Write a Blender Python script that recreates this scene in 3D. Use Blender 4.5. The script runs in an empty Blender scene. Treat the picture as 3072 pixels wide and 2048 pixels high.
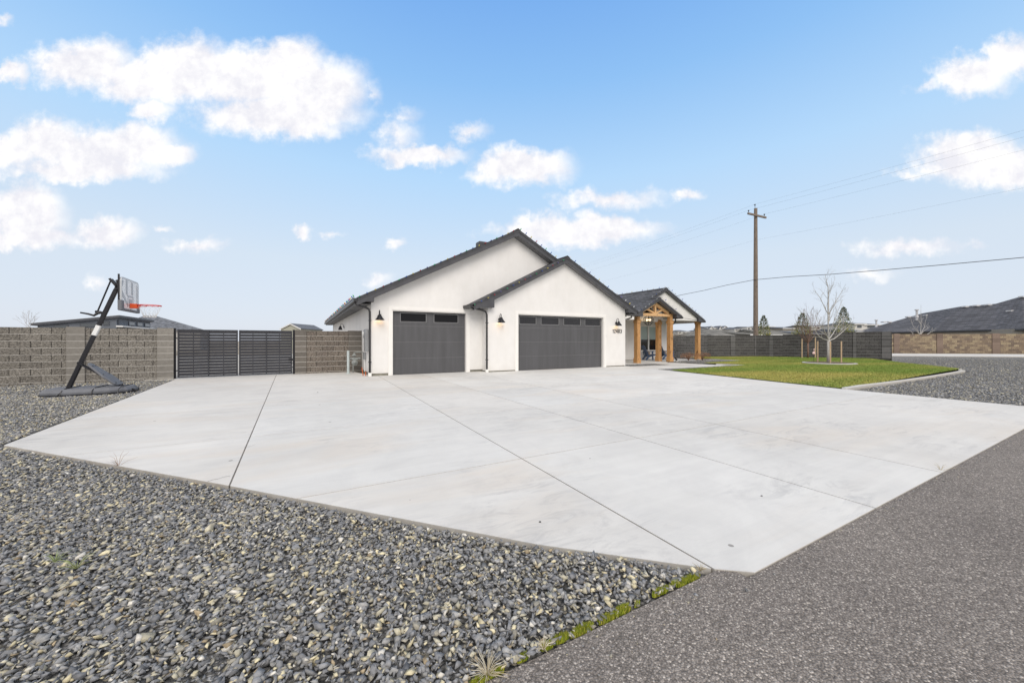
import bpy, bmesh, math, random
import numpy as np
from mathutils import Vector, Matrix
random.seed(7); rng = np.random.default_rng(11)
scn = bpy.context.scene
COL = scn.collection
R = math.radians
PI = math.pi
# ------------------------------------------------------------------ frame
# world x runs along the garage front, y into the lot, z up; z=0 is the driveway
FPX, HY = 1127.0, 1023.0
AZ = math.atan(FPX / 2028.0); CA, SA = math.cos(AZ), math.sin(AZ)
CAM = Vector((-2.1525, -14.3986, 1.27))
def W(X, Y, z=0.0):            # camera-aligned ground metres -> world
    return Vector((CAM.x + X * CA + Y * SA, CAM.y - X * SA + Y * CA, z))
def P(px, py, Y):              # surveyed point: photo bearing + measured distance
    v = W((px - 1536) / FPX * Y, Y); v.z = CAM.z - (py - HY) / FPX * Y
    return v
def GP(px, py, z=0.0):         # point on the ground at height z
    Y = (CAM.z - z) * FPX / (py - HY); return W((px - 1536) / FPX * Y, Y, z)

# ------------------------------------------------------------------ materials
def lk(nt, a, b): nt.links.new(a, b)
def newmat(name):
    m = bpy.data.materials.new(name); m.use_nodes = True
    nt = m.node_tree; b = nt.nodes['Principled BSDF']
    return m, nt, b
def noise(nt, vec, scale, detail=4, rough=.55, dist=0):
    n = nt.nodes.new('ShaderNodeTexNoise'); n.inputs['Scale'].default_value = scale
    n.inputs['Detail'].default_value = detail; n.inputs['Roughness'].default_value = rough
    n.inputs['Distortion'].default_value = dist
    if vec is not None: lk(nt, vec, n.inputs['Vector'])
    return n.outputs['Fac']
def ramp(nt, fac, stops):
    r = nt.nodes.new('ShaderNodeValToRGB'); e = r.color_ramp.elements
    while len(e) < len(stops): e.new(.5)
    for i, (p, c) in enumerate(stops):
        e[i].position = p; e[i].color = (*c, 1) if len(c) == 3 else c
    lk(nt, fac, r.inputs['Fac']); return r.outputs['Color']
def mixc(nt, fac, a, b, mode='MIX'):
    m = nt.nodes.new('ShaderNodeMix'); m.data_type = 'RGBA'; m.blend_type = mode
    for s, v in ((m.inputs[0], fac), (m.inputs[6], a), (m.inputs[7], b)):
        if isinstance(v, (int, float)): s.default_value = v
        elif isinstance(v, tuple): s.default_value = (*v, 1) if len(v) == 3 else v
        else: lk(nt, v, s)
    return m.outputs[2]
def math_(nt, op, a, b=None, c=None, clamp=False):
    m = nt.nodes.new('ShaderNodeMath'); m.operation = op; m.use_clamp = clamp
    for i, v in enumerate((a, b, c)):
        if v is None: continue
        if isinstance(v, (int, float)): m.inputs[i].default_value = v
        else: lk(nt, v, m.inputs[i])
    return m.outputs[0]
def bump(nt, b, h, strength, dist=.01):
    n = nt.nodes.new('ShaderNodeBump'); n.inputs['Strength'].default_value = strength
    n.inputs['Distance'].default_value = dist; lk(nt, h, n.inputs['Height']); lk(nt, n.outputs[0], b.inputs['Normal'])
def pos(nt):
    g = nt.nodes.new('ShaderNodeNewGeometry'); return g.outputs['Position']
def objc(nt):
    g = nt.nodes.new('ShaderNodeTexCoord'); return g.outputs['Object']
def vmul(nt, v, s):
    m = nt.nodes.new('ShaderNodeVectorMath'); m.operation = 'MULTIPLY'; lk(nt, v, m.inputs[0]); m.inputs[1].default_value = s
    return m.outputs[0]
def simple(name, col, rough=.6, var=.12, scale=6, bscale=60, bst=.15, bdist=.004, metal=0, spec=.5, coord='obj'):
    m, nt, b = newmat(name)
    v = objc(nt) if coord == 'obj' else pos(nt)
    n = noise(nt, v, scale, 5)
    lo = tuple(c * (1 - var) for c in col); hi = tuple(min(1, c * (1 + var)) for c in col)
    lk(nt, ramp(nt, n, [(.3, lo), (.7, hi)]), b.inputs['Base Color'])
    b.inputs['Roughness'].default_value = rough; b.inputs['Metallic'].default_value = metal
    b.inputs['Specular IOR Level'].default_value = spec
    if bst: bump(nt, b, noise(nt, v, bscale, 3), bst, bdist)
    return m
M = {}
def stucco(name, col):
    m, nt, b = newmat(name); p = pos(nt)
    big = noise(nt, p, .9, 6, .6); mid = noise(nt, vmul(nt, p, (1, 1, .35)), 3.5, 5, .6); fine = noise(nt, p, 55, 4, .7)
    c = ramp(nt, big, [(.25, tuple(x * .93 for x in col)), (.75, tuple(min(1, x * 1.04) for x in col))])
    c = mixc(nt, .35, c, ramp(nt, mid, [(.3, (.86, .85, .83)), (.65, (1, 1, 1))]), 'MULTIPLY')
    z = nt.nodes.new('ShaderNodeSeparateXYZ'); lk(nt, p, z.inputs[0])
    # splash dirt right above the paving, broken up by noise
    d = math_(nt, 'MULTIPLY_ADD', z.outputs[2], -3.2, 1.0, clamp=True)
    d = math_(nt, 'MULTIPLY', d, noise(nt, p, 5, 5)); d = math_(nt, 'MULTIPLY', d, .45)
    c = mixc(nt, d, c, (.42, .39, .34))
    lk(nt, c, b.inputs['Base Color']); b.inputs['Roughness'].default_value = .92; b.inputs['Specular IOR Level'].default_value = .2
    bump(nt, b, fine, .35, .006); return m
M['stucco'] = stucco('stucco', (.775, .763, .745))
M['trim'] = simple('white_trim', (.80, .785, .755), .6, .03, 3, 20, .05)
M['dark'] = simple('charcoal_fascia', (.062, .063, .070), .5, .18, 3, 30, .1)
M['gutter'] = simple('gutter_metal', (.040, .040, .043), .38, .1, 3, 30, .05, metal=.2)
M['soffit'] = simple('soffit_board', (.16, .16, .165), .7, .1, 4, 30, .1)
def shingle(name, col, k=1.0, axis='y', row=.145):
    m, nt, b = newmat(name); p = pos(nt)
    s = nt.nodes.new('ShaderNodeSeparateXYZ'); lk(nt, p, s.inputs[0]); c = nt.nodes.new('ShaderNodeCombineXYZ')
    lk(nt, s.outputs[1 if axis == 'y' else 0], c.inputs[0]); lk(nt, math_(nt, 'MULTIPLY', s.outputs[2], 2.2), c.inputs[1])
    br = nt.nodes.new('ShaderNodeTexBrick'); lk(nt, c.outputs[0], br.inputs['Vector'])
    br.inputs['Scale'].default_value = 1; br.inputs['Brick Width'].default_value = .30 * k; br.inputs['Row Height'].default_value = row * k
    br.inputs['Mortar Size'].default_value = .012 * k; br.inputs['Bias'].default_value = 0
    br.inputs['Color1'].default_value = (*[x * .62 for x in col], 1); br.inputs['Color2'].default_value = (*[x * 1.45 for x in col], 1)
    br.inputs['Mortar'].default_value = (*[x * .35 for x in col], 1)
    g = noise(nt, p, 90 / k, 4, .7)
    cc = mixc(nt, .5, br.outputs['Color'], ramp(nt, g, [(.3, (.6, .6, .6)), (.7, (1.5, 1.5, 1.5))]), 'MULTIPLY')
    cc = mixc(nt, .5, cc, ramp(nt, noise(nt, p, .6, 4), [(.3, (.75, .75, .75)), (.7, (1.25, 1.25, 1.25))]), 'MULTIPLY')
    lk(nt, cc, b.inputs['Base Color']); b.inputs['Roughness'].default_value = .93
    h = math_(nt, 'SUBTRACT', g, math_(nt, 'MULTIPLY', br.outputs['Fac'], 1.2)); bump(nt, b, h, .6, .01 * k)
    return m
M['shingle'] = shingle('roof_shingle', (.080, .082, .090))
M['shingle_far'] = shingle('far_roof_shingle', (.085, .085, .095), 1.6, 'x', .13)
M['shingle_tan'] = shingle('tan_roof_shingle', (.18, .17, .148), 2.0, 'x', .13)
M['shingle_left'] = shingle('grey_roof_shingle', (.14, .15, .17), 1.6, 'x', .13)
def concrete(name='concrete', base=.60, panel=False):
    m, nt, b = newmat(name); p = pos(nt)
    w = nt.nodes.new('ShaderNodeVectorMath'); w.operation = 'MULTIPLY'; lk(nt, p, w.inputs[0]); w.inputs[1].default_value = (.35, 1.1, 1)
    big = noise(nt, p, .32, 6, .62, .4); broom = noise(nt, vmul(nt, p, (.25, 6, 1)), 1.5, 5, .7)
    a = ramp(nt, big, [(.25, (base * .86, base * .845, base * .81)), (.55, (base, base * .988, base * .955)), (.8, (base * 1.10, base * 1.085, base * 1.045))])
    a = mixc(nt, .45, a, ramp(nt, broom, [(.3, (.87, .87, .87)), (.7, (1.06, 1.06, 1.06))]), 'MULTIPLY')
    blot = noise(nt, p, 1.6, 7, .68, .8); a = mixc(nt, .32, a, ramp(nt, blot, [(.33, (.80, .80, .81)), (.58, (1.04, 1.04, 1.03))]), 'MULTIPLY')
    # rusty-tan stains
    st = ramp(nt, noise(nt, w.outputs[0], .55, 6, .6, 1.0), [(.52, (0, 0, 0)), (.72, (1, 1, 1))])
    a = mixc(nt, math_(nt, 'MULTIPLY', st, .45), a, (base * .98, base * .86, base * .72))
    # scuffs and tyre smudges: short streaky patches
    sm = noise(nt, vmul(nt, p, (1.5, 5.0, 1)), .9, 7, .72, 1.6)
    sp = noise(nt, p, .45, 3, .5)
    sm = math_(nt, 'MULTIPLY', ramp(nt, sm, [(.50, (0, 0, 0)), (.66, (1, 1, 1))]), ramp(nt, sp, [(.46, (0, 0, 0)), (.58, (1, 1, 1))]))
    a = mixc(nt, math_(nt, 'MULTIPLY', sm, .42), a, (base * .55, base * .55, base * .56))
    vo = nt.nodes.new('ShaderNodeTexVoronoi'); vo.inputs['Scale'].default_value = 1.1; lk(nt, p, vo.inputs['Vector'])
    spot = math_(nt, 'LESS_THAN', vo.outputs['Distance'], .022)
    a = mixc(nt, math_(nt, 'MULTIPLY', spot, .7), a, (.16, .15, .14))
    zs = nt.nodes.new('ShaderNodeSeparateXYZ'); lk(nt, p, zs.inputs[0])
    low = math_(nt, 'MULTIPLY', math_(nt, 'LESS_THAN', zs.outputs[2], -.004), ramp(nt, noise(nt, p, 9, 4), [(.3, (.55, .55, .55)), (.7, (1, 1, 1))]))
    a = mixc(nt, low, a, (.40, .375, .335))
    fine = noise(nt, p, 160, 3, .7)
    a = mixc(nt, .25, a, ramp(nt, fine, [(.3, (.85, .85, .85)), (.7, (1.1, 1.1, 1.1))]), 'MULTIPLY')
    if panel:
        at = nt.nodes.new('ShaderNodeAttribute'); at.attribute_name = 'Col'; a = mixc(nt, 1.0, a, at.outputs['Color'], 'MULTIPLY')
    lk(nt, a, b.inputs['Base Color']); b.inputs['Roughness'].default_value = .85; b.inputs['Specular IOR Level'].default_value = .25
    bump(nt, b, math_(nt, 'ADD', fine, broom), .18, .003); return m
M['concrete'] = concrete('paving_concrete', .61); M['drive'] = concrete('driveway_concrete', .635, True)
M['curb'] = concrete('curb_concrete', .52)
M['joint'] = simple('joint_dirt', (.17, .155, .135), .95, .4, 12, 60, .3)
def asphalt():
    m, nt, b = newmat('asphalt'); p = pos(nt)
    vo = nt.nodes.new('ShaderNodeTexVoronoi'); vo.inputs['Scale'].default_value = 125; lk(nt, p, vo.inputs['Vector'])
    sep = nt.nodes.new('ShaderNodeSeparateColor'); lk(nt, vo.outputs['Color'], sep.inputs[0])
    c = ramp(nt, sep.outputs[0], [(.0, (.180, .159, .143)), (.45, (.232, .207, .189)), (.72, (.285, .257, .235)), (.90, (.365, .33, .30)), (.98, (.56, .51, .46))])
    gap = ramp(nt, vo.outputs['Distance'], [(.35, (1, 1, 1)), (.75, (.25, .25, .25))])
    c = mixc(nt, .65, c, gap, 'MULTIPLY')
    c = mixc(nt, .6, c, ramp(nt, noise(nt, p, .6, 5), [(.3, (.74, .73, .73)), (.7, (1.22, 1.22, 1.2))]), 'MULTIPLY')
    c = mixc(nt, .5, c, ramp(nt, noise(nt, p, 14, 5), [(.3, (.8, .8, .8)), (.7, (1.25, 1.25, 1.25))]), 'MULTIPLY')
    lk(nt, c, b.inputs['Base Color']); b.inputs['Roughness'].default_value = .9; b.inputs['Specular IOR Level'].default_value = .3
    h = math_(nt, 'ADD', math_(nt, 'MULTIPLY', vo.outputs['Distance'], -1.2), noise(nt, p, 40, 4)); bump(nt, b, h, .8, .006)
    return m
M['asphalt'] = asphalt()
def attr_mat(name, rough=.85, mul=(1, 1, 1), nscale=120, nvar=.35, bst=.5, bdist=.003, spec=.3, sss=False):
    m, nt, b = newmat(name); a = nt.nodes.new('ShaderNodeAttribute'); a.attribute_name = 'Col'; p = objc(nt)
    n = noise(nt, p, nscale, 4, .65)
    c = mixc(nt, 1.0, a.outputs['Color'], ramp(nt, n, [(.25, (1 - nvar,) * 3), (.75, (1 + nvar,) * 3)]), 'MULTIPLY')
    lk(nt, c, b.inputs['Base Color']); b.inputs['Roughness'].default_value = rough; b.inputs['Specular IOR Level'].default_value = spec
    if bst: bump(nt, b, n, bst, bdist)
    return m
M['stone'] = attr_mat('crushed_stone', .8, nscale=70, nvar=.22, bst=.35)
M['splitblock'] = attr_mat('split_face_block', .95, nscale=22, nvar=.75, bst=1.0, bdist=.05, spec=.15)
M['leafcol'] = attr_mat('foliage', .7, nscale=40, nvar=.2, bst=0)
M['bark'] = simple('bark', (.33, .30, .27), .9, .3, 14, 60, .5)
M['birch'] = simple('pale_bark', (.44, .42, .395), .85, .18, 10, 50, .4)
M['redbark'] = simple('reddish_bark', (.19, .115, .085), .85, .25, 12, 50, .4)
def gravel_sheet(name, dark, light, scale, tan):
    m, nt, b = newmat(name); p = pos(nt)
    vo = nt.nodes.new('ShaderNodeTexVoronoi'); vo.inputs['Scale'].default_value = scale; lk(nt, p, vo.inputs['Vector'])
    sep = nt.nodes.new('ShaderNodeSeparateColor'); lk(nt, vo.outputs['Color'], sep.inputs[0])
    c = ramp(nt, sep.outputs[0], [(0, dark), (.6, light), (.85, tuple(x * 1.5 for x in light)), (.93, tan)])
    c = mixc(nt, .9, c, ramp(nt, vo.outputs['Distance'], [(.3, (1, 1, 1)), (.8, (.18, .18, .18))]), 'MULTIPLY')
    c = mixc(nt, .6, c, ramp(nt, noise(nt, p, .7, 5), [(.3, (.75, .75, .75)), (.7, (1.25, 1.25, 1.22))]), 'MULTIPLY')
    lk(nt, c, b.inputs['Base Color']); b.inputs['Roughness'].default_value = .95
    bump(nt, b, math_(nt, 'MULTIPLY', vo.outputs['Distance'], -1), 1.0, .03); return m
M['gravel'] = gravel_sheet('gravel_sheet', (.12, .12, .12), (.24, .235, .23), 42, (.45, .41, .32))
M['gravel_r'] = gravel_sheet('gravel_sheet_right', (.10, .10, .098), (.25, .245, .235), 20, (.5, .46, .38))
M['dirt'] = simple('dry_ground', (.30, .26, .20), .95, .3, .05, 3, .3, .05, coord='pos')
M['hill'] = simple('hill_ground', (.34, .31, .24), .95, .2, .03, 1, .3, .05, coord='pos')
M['mulch'] = simple('mulch', (.15, .105, .07), .95, .5, 25, 60, .8, .02, coord='pos')
def wood(name, c1, c2):
    m, nt, b = newmat(name); v = vmul(nt, objc(nt), (9, 9, .9)); n = noise(nt, v, 3.0, 7, .62, 1.2)
    k = noise(nt, vmul(nt, objc(nt), (3, 3, 1.3)), 2.2, 2)
    c = ramp(nt, n, [(.3, c1), (.68, c2)]); c = mixc(nt, ramp(nt, k, [(.62, (0, 0, 0)), (.72, (1, 1, 1))]), c, tuple(x * .45 for x in c1))
    lk(nt, c, b.inputs['Base Color']); b.inputs['Roughness'].default_value = .6; bump(nt, b, n, .25, .004); return m
M['cedar'] = wood('cedar_post', (.34, .155, .045), (.66, .38, .16))
M['cedar_light'] = wood('pale_cedar', (.56, .32, .135), (.80, .52, .27))
M['stake'] = wood('stake_wood', (.42, .28, .17), (.62, .47, .31))
M['pole'] = wood('pole_wood', (.12, .09, .068), (.25, .195, .15))
def garage_mat():
    m, nt, b = newmat('garage_door_panel'); p = pos(nt)
    g = noise(nt, vmul(nt, p, (1, 1, 1)), 180, 3, .7); v = noise(nt, vmul(nt, p, (7, 7, .5)), 1.0, 4)
    c = ramp(nt, v, [(.3, (.068, .068, .072)), (.7, (.090, .090, .096))]); c = mixc(nt, .6, c, ramp(nt, g, [(.3, (.7, .7, .7)), (.7, (1.3, 1.3, 1.3))]), 'MULTIPLY')
    lk(nt, c, b.inputs['Base Color']); b.inputs['Roughness'].default_value = .55; bump(nt, b, g, .3, .003); return m
M['garage'] = garage_mat()
def glass_mat(name, col, rough=.03):
    m, nt, b = newmat(name); n = noise(nt, pos(nt), 1.2, 3)
    lk(nt, ramp(nt, n, [(.3, tuple(x * .8 for x in col)), (.7, tuple(x * 1.2 for x in col))]), b.inputs['Base Color'])
    b.inputs['Roughness'].default_value = rough; b.inputs['Specular IOR Level'].default_value = .6
    return m
M['glass'] = glass_mat('dark_glass', (.014, .014, .016)); M['glass_dark'] = glass_mat('black_glass', (.006, .006, .007))
M['glass_dark'].node_tree.nodes['Principled BSDF'].inputs['Specular IOR Level'].default_value = .2
M['glass'].node_tree.nodes['Principled BSDF'].inputs['Specular IOR Level'].default_value = .45
M['blind'] = simple('roller_blind', (.36, .45, .43), .3, .04, 2, 10, .02)
M['gate'] = simple('gate_metal', (.040, .041, .049), .5, .15, 4, 60, .1, metal=.3)
M['plastic'] = simple('grey_plastic', (.13, .135, .15), .55, .15, 5, 80, .2)
M['black'] = simple('black_metal', (.018, .018, .022), .35, .15, 5, 60, .1, metal=.3)
M['silver'] = simple('grey_metal', (.33, .34, .35), .45, .15, 6, 60, .15, metal=.5)
M['galv'] = simple('galvanised_pipe', (.50, .56, .56), .5, .1, 6, 60, .15, metal=.2)
M['meter'] = simple('meter_grey', (.30, .32, .31), .6, .25, 14, 60, .3)
M['orange'] = simple('orange_plastic', (.55, .12, .03), .6, .15, 8, 50, .1)
M['rim'] = simple('rim_red', (.72, .045, .03), .4, .08, 8, 50, .05)
M['rimbox'] = simple('rim_bracket_orange', (.95, .13, .03), .4, .05, 8, 50, .05)
M['net'] = simple('white_net', (.75, .74, .72), .8, .05, 8, 50, 0)
M['white'] = simple('white_plastic', (.78, .78, .77), .5, .04, 8, 50, .05)
M['navy'] = simple('navy_plastic', (.05, .085, .16), .45, .15, 8, 50, .1)
M['pillow'] = simple('cream_fabric', (.62, .50, .40), .9, .15, 20, 80, .3)
M['wire'] = simple('cable', (.14, .15, .17), .6, .1, 3, 10, 0)
M['dcable'] = simple('dark_cable', (.06, .06, .065), .6, .1, 3, 10, 0)
M['flam'] = simple('pale_pink_plastic', (.78, .55, .52), .5, .1, 20, 50, .05)
M['bluewall'] = simple('blue_grey_siding', (.115, .13, .155), .7, .1, 1.5, 20, .1)
M['bluetrim'] = simple('dark_blue_trim', (.065, .07, .085), .6, .1, 2, 20, .1)
M['greywall'] = simple('pale_grey_siding', (.52, .51, .49), .8, .06, .6, 8, .1)
M['beigewall'] = simple('beige_wall', (.27, .25, .215), .8, .08, .6, 8, .1)
M['whitewall'] = simple('far_white_wall', (.66, .66, .65), .8, .05, .3, 4, .1)
M['ventw'] = simple('pale_vent_metal', (.55, .55, .56), .5, .1, 3, 10, 0)
for nm, c in dict(green=(.03, .35, .15), blue=(.04, .10, .40), yellow=(.60, .50, .10), red=(.40, .03, .05), purple=(.12, .10, .30)).items():
    mm = simple('bulb_' + nm, c, .25, .1, 10, 10, 0); M['b_' + nm] = mm
M['b_white'] = simple('bulb_clear', (.62, .64, .66), .2, .08, 10, 10, 0)
def emis(name, col, st):
    m, nt, b = newmat(name); b.inputs['Base Color'].default_value = (*col, 1)
    b.inputs['Emission Color'].default_value = (*col, 1); b.inputs['Emission Strength'].default_value = st; return m
M['lit'] = emis('lit_bulb', (1, .72, .38), 5)
def board_mat():
    m, nt, b = newmat('clear_backboard'); n = noise(nt, objc(nt), 3, 3)
    lk(nt, ramp(nt, n, [(.3, (.80, .80, .80)), (.7, (.84, .84, .84))]), b.inputs['Base Color'])
    b.inputs['Roughness'].default_value = .25; b.inputs['Alpha'].default_value = .92; return m
M['board'] = board_mat()
M['boardmark'] = simple('backboard_marking', (.34, .35, .37), .3, .05, 5, 20, 0)

# ------------------------------------------------------------------ mesh builder
class MB:
    def __init__(s): s.v = []; s.f = []; s.c = []; s.col = (1, 1, 1)
    def add(s, vs, fs):
        o = len(s.v); s.v += [tuple(v) for v in vs]
        for f in fs: s.f.append(tuple(i + o for i in f)); s.c.append(s.col)
        return s
    def box(s, x0, x1, y0, y1, z0, z1):
        vs = [(x, y, z) for z in (z0, z1) for y in (y0, y1) for x in (x0, x1)]
        return s.add(vs, [(0, 2, 3, 1), (4, 5, 7, 6), (0, 1, 5, 4), (2, 6, 7, 3), (0, 4, 6, 2), (1, 3, 7, 5)])
    def obox(s, c, ex, ey, ez):   # centre + three half axis vectors
        c, ex, ey, ez = map(Vector, (c, ex, ey, ez)); vs = [c + a * ex + b * ey + d * ez for d in (-1, 1) for b in (-1, 1) for a in (-1, 1)]
        return s.add(vs, [(0, 2, 3, 1), (4, 5, 7, 6), (0, 1, 5, 4), (2, 6, 7, 3), (0, 4, 6, 2), (1, 3, 7, 5)])
    def bar(s, a, b, w, h, up=(0, 0, 1)):
        a, b = Vector(a), Vector(b); d = (b - a); L = d.length; d.normalize(); up = Vector(up)
        sd = d.cross(up)
        if sd.length < 1e-4: sd = d.cross(Vector((1, 0, 0)))
        sd.normalize(); u = sd.cross(d)
        return s.obox((a + b) / 2, d * L / 2, sd * w / 2, u * h / 2)
    def prism(s, pts, axis, a, b):   # pts 2D polygon; axis 'x','y','z' extrusion a..b
        def mk(p, t):
            return {'x': (t, p[0], p[1]), 'y': (p[0], t, p[1]), 'z': (p[0], p[1], t)}[axis]
        n = len(pts); vs = [mk(p, a) for p in pts] + [mk(p, b) for p in pts]
        return s.add(vs, [tuple(range(n))[::-1], tuple(range(n, 2 * n))] + [(i, (i + 1) % n, n + (i + 1) % n, n + i) for i in range(n)])
    def tube(s, pts, rad, n=8, cap=True):
        pts = [Vector(p) for p in pts]; rad = rad if isinstance(rad, (list, tuple)) else [rad] * len(pts)
        vs = []; prev = None
        for i, p in enumerate(pts):
            d = (pts[min(i + 1, len(pts) - 1)] - pts[max(i - 1, 0)])
            if d.length < 1e-9: d = Vector((0, 0, 1))
            d.normalize()
            r = prev if prev else (Vector((1, 0, 0)) if abs(d.x) < .8 else Vector((0, 1, 0)))
            sd = (r - d * r.dot(d)).normalized(); prev = sd; u = d.cross(sd)
            for k in range(n):
                t = 2 * PI * k / n; vs.append(p + (sd * math.cos(t) + u * math.sin(t)) * rad[i])
        fs = [(i * n + k, i * n + (k + 1) % n, (i + 1) * n + (k + 1) % n, (i + 1) * n + k) for i in range(len(pts) - 1) for k in range(n)]
        if cap: fs += [tuple(range(n))[::-1], tuple(range((len(pts) - 1) * n, len(pts) * n))]
        return s.add(vs, fs)
    def lathe(s, prof, c=(0, 0, 0), n=20):   # (r,z)
        c = Vector(c); vs = [c + Vector((r * math.cos(2 * PI * k / n), r * math.sin(2 * PI * k / n), z)) for r, z in prof for k in range(n)]
        fs = [(i * n + k, i * n + (k + 1) % n, (i + 1) * n + (k + 1) % n, (i + 1) * n + k) for i in range(len(prof) - 1) for k in range(n)]
        return s.add(vs, fs)
    def torus(s, c, R_, r, ax=(0, 0, 1), n=24, m=6):
        ax = Vector(ax).normalized(); a = ax.orthogonal().normalized(); b = ax.cross(a); c = Vector(c)
        vs = []; fs = []
        for i in range(n):
            t = 2 * PI * i / n; d = a * math.cos(t) + b * math.sin(t)
            for j in range(m):
                q = 2 * PI * j / m; vs.append(c + d * (R_ + r * math.cos(q)) + ax * r * math.sin(q))
        for i in range(n):
            for j in range(m): fs.append((i * m + j, ((i + 1) % n) * m + j, ((i + 1) % n) * m + (j + 1) % m, i * m + (j + 1) % m))
        return s.add(vs, fs)
    def blob(s, c, rx, ry, rz, n=10, m=7, rot=None):
        vs = []; c = Vector(c)
        for i in range(m + 1):
            ph = PI * i / m
            for k in range(n):
                t = 2 * PI * k / n; v = Vector((rx * math.sin(ph) * math.cos(t), ry * math.sin(ph) * math.sin(t), rz * math.cos(ph)))
                if rot: v = rot @ v
                vs.append(c + v)
        return s.add(vs, [(i * n + k, (i + 1) * n + k, (i + 1) * n + (k + 1) % n, i * n + (k + 1) % n) for i in range(m) for k in range(n)])
    def build(s, name, mat, parent=None, loc=None, rotz=0, bevel=0, smooth=False, cols=False):
        me = bpy.data.meshes.new(name); me.from_pydata(s.v, [], s.f)
        if cols:
            at = me.attributes.new('Col', 'FLOAT_COLOR', 'FACE')
            at.data.foreach_set('color', np.array([(*c, 1) for c in s.c], dtype=np.float32).ravel())
        bm = bmesh.new(); bm.from_mesh(me); bmesh.ops.recalc_face_normals(bm, faces=bm.faces)
        if bevel: bmesh.ops.bevel(bm, geom=list(bm.edges), offset=bevel, segments=1, affect='EDGES', clamp_overlap=True)
        bm.to_mesh(me); bm.free()
        if smooth: me.shade_smooth()
        me.materials.append(mat if not isinstance(mat, str) else M[mat])
        o = bpy.data.objects.new(name, me); COL.objects.link(o)
        if parent: o.parent = parent
        if loc is not None: o.location = loc
        o.rotation_euler.z = rotz
        return o
def tag(o, label=None, cat=None, group=None, kind=None):
    if label: o['label'] = label
    if cat: o['category'] = cat
    if group: o['group'] = group
    if kind: o['kind'] = kind
    return o
def empty(name, loc, label, cat, group=None, rotz=0):
    o = bpy.data.objects.new(name, None); COL.objects.link(o); o.location = loc; o.rotation_euler.z = rotz; o.empty_display_size = .1
    return tag(o, label, cat, group)
def numpy_mesh(name, V, F, mat, col=None):
    """V (n,3), F (m,3) triangles, col (m,3) per face"""
    me = bpy.data.meshes.new(name); me.vertices.add(len(V)); me.vertices.foreach_set('co', V.astype(np.float32).ravel())
    me.loops.add(F.size); me.loops.foreach_set('vertex_index', F.astype(np.int32).ravel())
    me.polygons.add(len(F)); me.polygons.foreach_set('loop_start', np.arange(0, F.size, 3, dtype=np.int32))
    if col is not None:
        at = me.attributes.new('Col', 'FLOAT_COLOR', 'FACE'); c4 = np.ones((len(F), 4), dtype=np.float32); c4[:, :3] = col; at.data.foreach_set('color', c4.ravel())
    me.update(); me.validate(); me.materials.append(M[mat]); o = bpy.data.objects.new(name, me); COL.objects.link(o); return o

# ------------------------------------------------------------------ ground setting
def poly_sheet(name, pts, z, mat, zb=None, **kw):
    mb = MB()
    if zb is None: mb.add([(p[0], p[1], z) for p in pts], [tuple(range(len(pts)))])
    else: mb.prism([(p[0], p[1]) for p in pts], 'z', zb, z)
    return mb.build(name, mat, **kw)
big = 3500
tag(poly_sheet('ground', [(-big, -big), (big, -big), (big, big), (-big, big)], -.22, 'dirt'), kind='structure')
tag(poly_sheet('road', [(-60, -26), (80, -26), (80, -13.245), (-.05, -13.245), (-.05, -13.12), (-60, -13.12)], -.007, 'asphalt', -.2), kind='structure')
# driveway, cut by tooled joints
DW = [(.02, -13.24), (10.15, -13.24), (10.36, -9.98), (11.70, -3.42), (12.16, -.9), (12.16, .02), (9, .5), (0, .6), (-.35, 2.62), (-7.2, 2.3), (-5.86, 1.9), (-5.35, -7.37), (-2.72, -10.30), (-.87, -12.42), (-.16, -13.10)]
def driveway():
    bm = bmesh.new(); vs = [bm.verts.new((x, y, 0)) for x, y in DW]; f = bm.faces.new(vs); f.normal_update()
    if f.normal.z < 0: f.normal_flip()
    w = .007
    def wavy_cut(p, n):
        for s_ in (-w, w):
            bmesh.ops.bisect_plane(bm, geom=list(bm.verts) + list(bm.edges) + list(bm.faces), plane_co=Vector(p) + Vector(n) * s_, plane_no=n, dist=1e-6)
    cuts = []
    def C(p, q):
        d = (Vector(q) - Vector(p)).normalized(); n = Vector((-d.y, d.x, 0)); cuts.append((Vector((p[0], p[1], 0)), n)); wavy_cut((p[0], p[1], 0), n)
    C((-2.72, -10.3), (-3.03, 2.0)); C((-.15, -13.09), (.2, -1.6)); C((1.66, -13.2), (1.72, -8)); C((3.26, -13.2), (3.62, -5))
    C((-2.16, -10.90), (10, -10.87)); C((-4.3, -8.34), (9.7, -8.26)); C((-2.9, -5.66), (9, -5.6))
    inside = []
    for f in list(bm.faces):
        c = f.calc_center_median()
        if any(abs((c - p).dot(n)) < w * .9 for p, n in cuts): inside.append(f)
    bmesh.ops.delete(bm, geom=inside, context='FACES')
    ext = bmesh.ops.extrude_face_region(bm, geom=list(bm.faces))
    for v in ext['geom']:
        if isinstance(v, bmesh.types.BMVert): v.co.z -= .16
    bmesh.ops.recalc_face_normals(bm, faces=bm.faces)
    me = bpy.data.meshes.new('driveway'); bm.to_mesh(me); bm.free(); me.materials.append(M['drive'])
    at = me.attributes.new('Col', 'FLOAT_COLOR', 'FACE'); prn = random.Random(4)
    for i_, p_ in enumerate(me.polygons): k_ = prn.uniform(.94, 1.035); t_ = prn.uniform(-.012, .006); at.data[i_].color = (k_, k_ + t_, k_ + 2 * t_, 1)
    o = bpy.data.objects.new('driveway', me); COL.objects.link(o); tag(o, kind='structure')
    mb = MB(); mb.prism([(x * .998, y * .999) for x, y in DW], 'z', -.15, -.006)
    tag(mb.build('driveway_joint_filler', 'joint'), kind='structure')
driveway()
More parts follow.
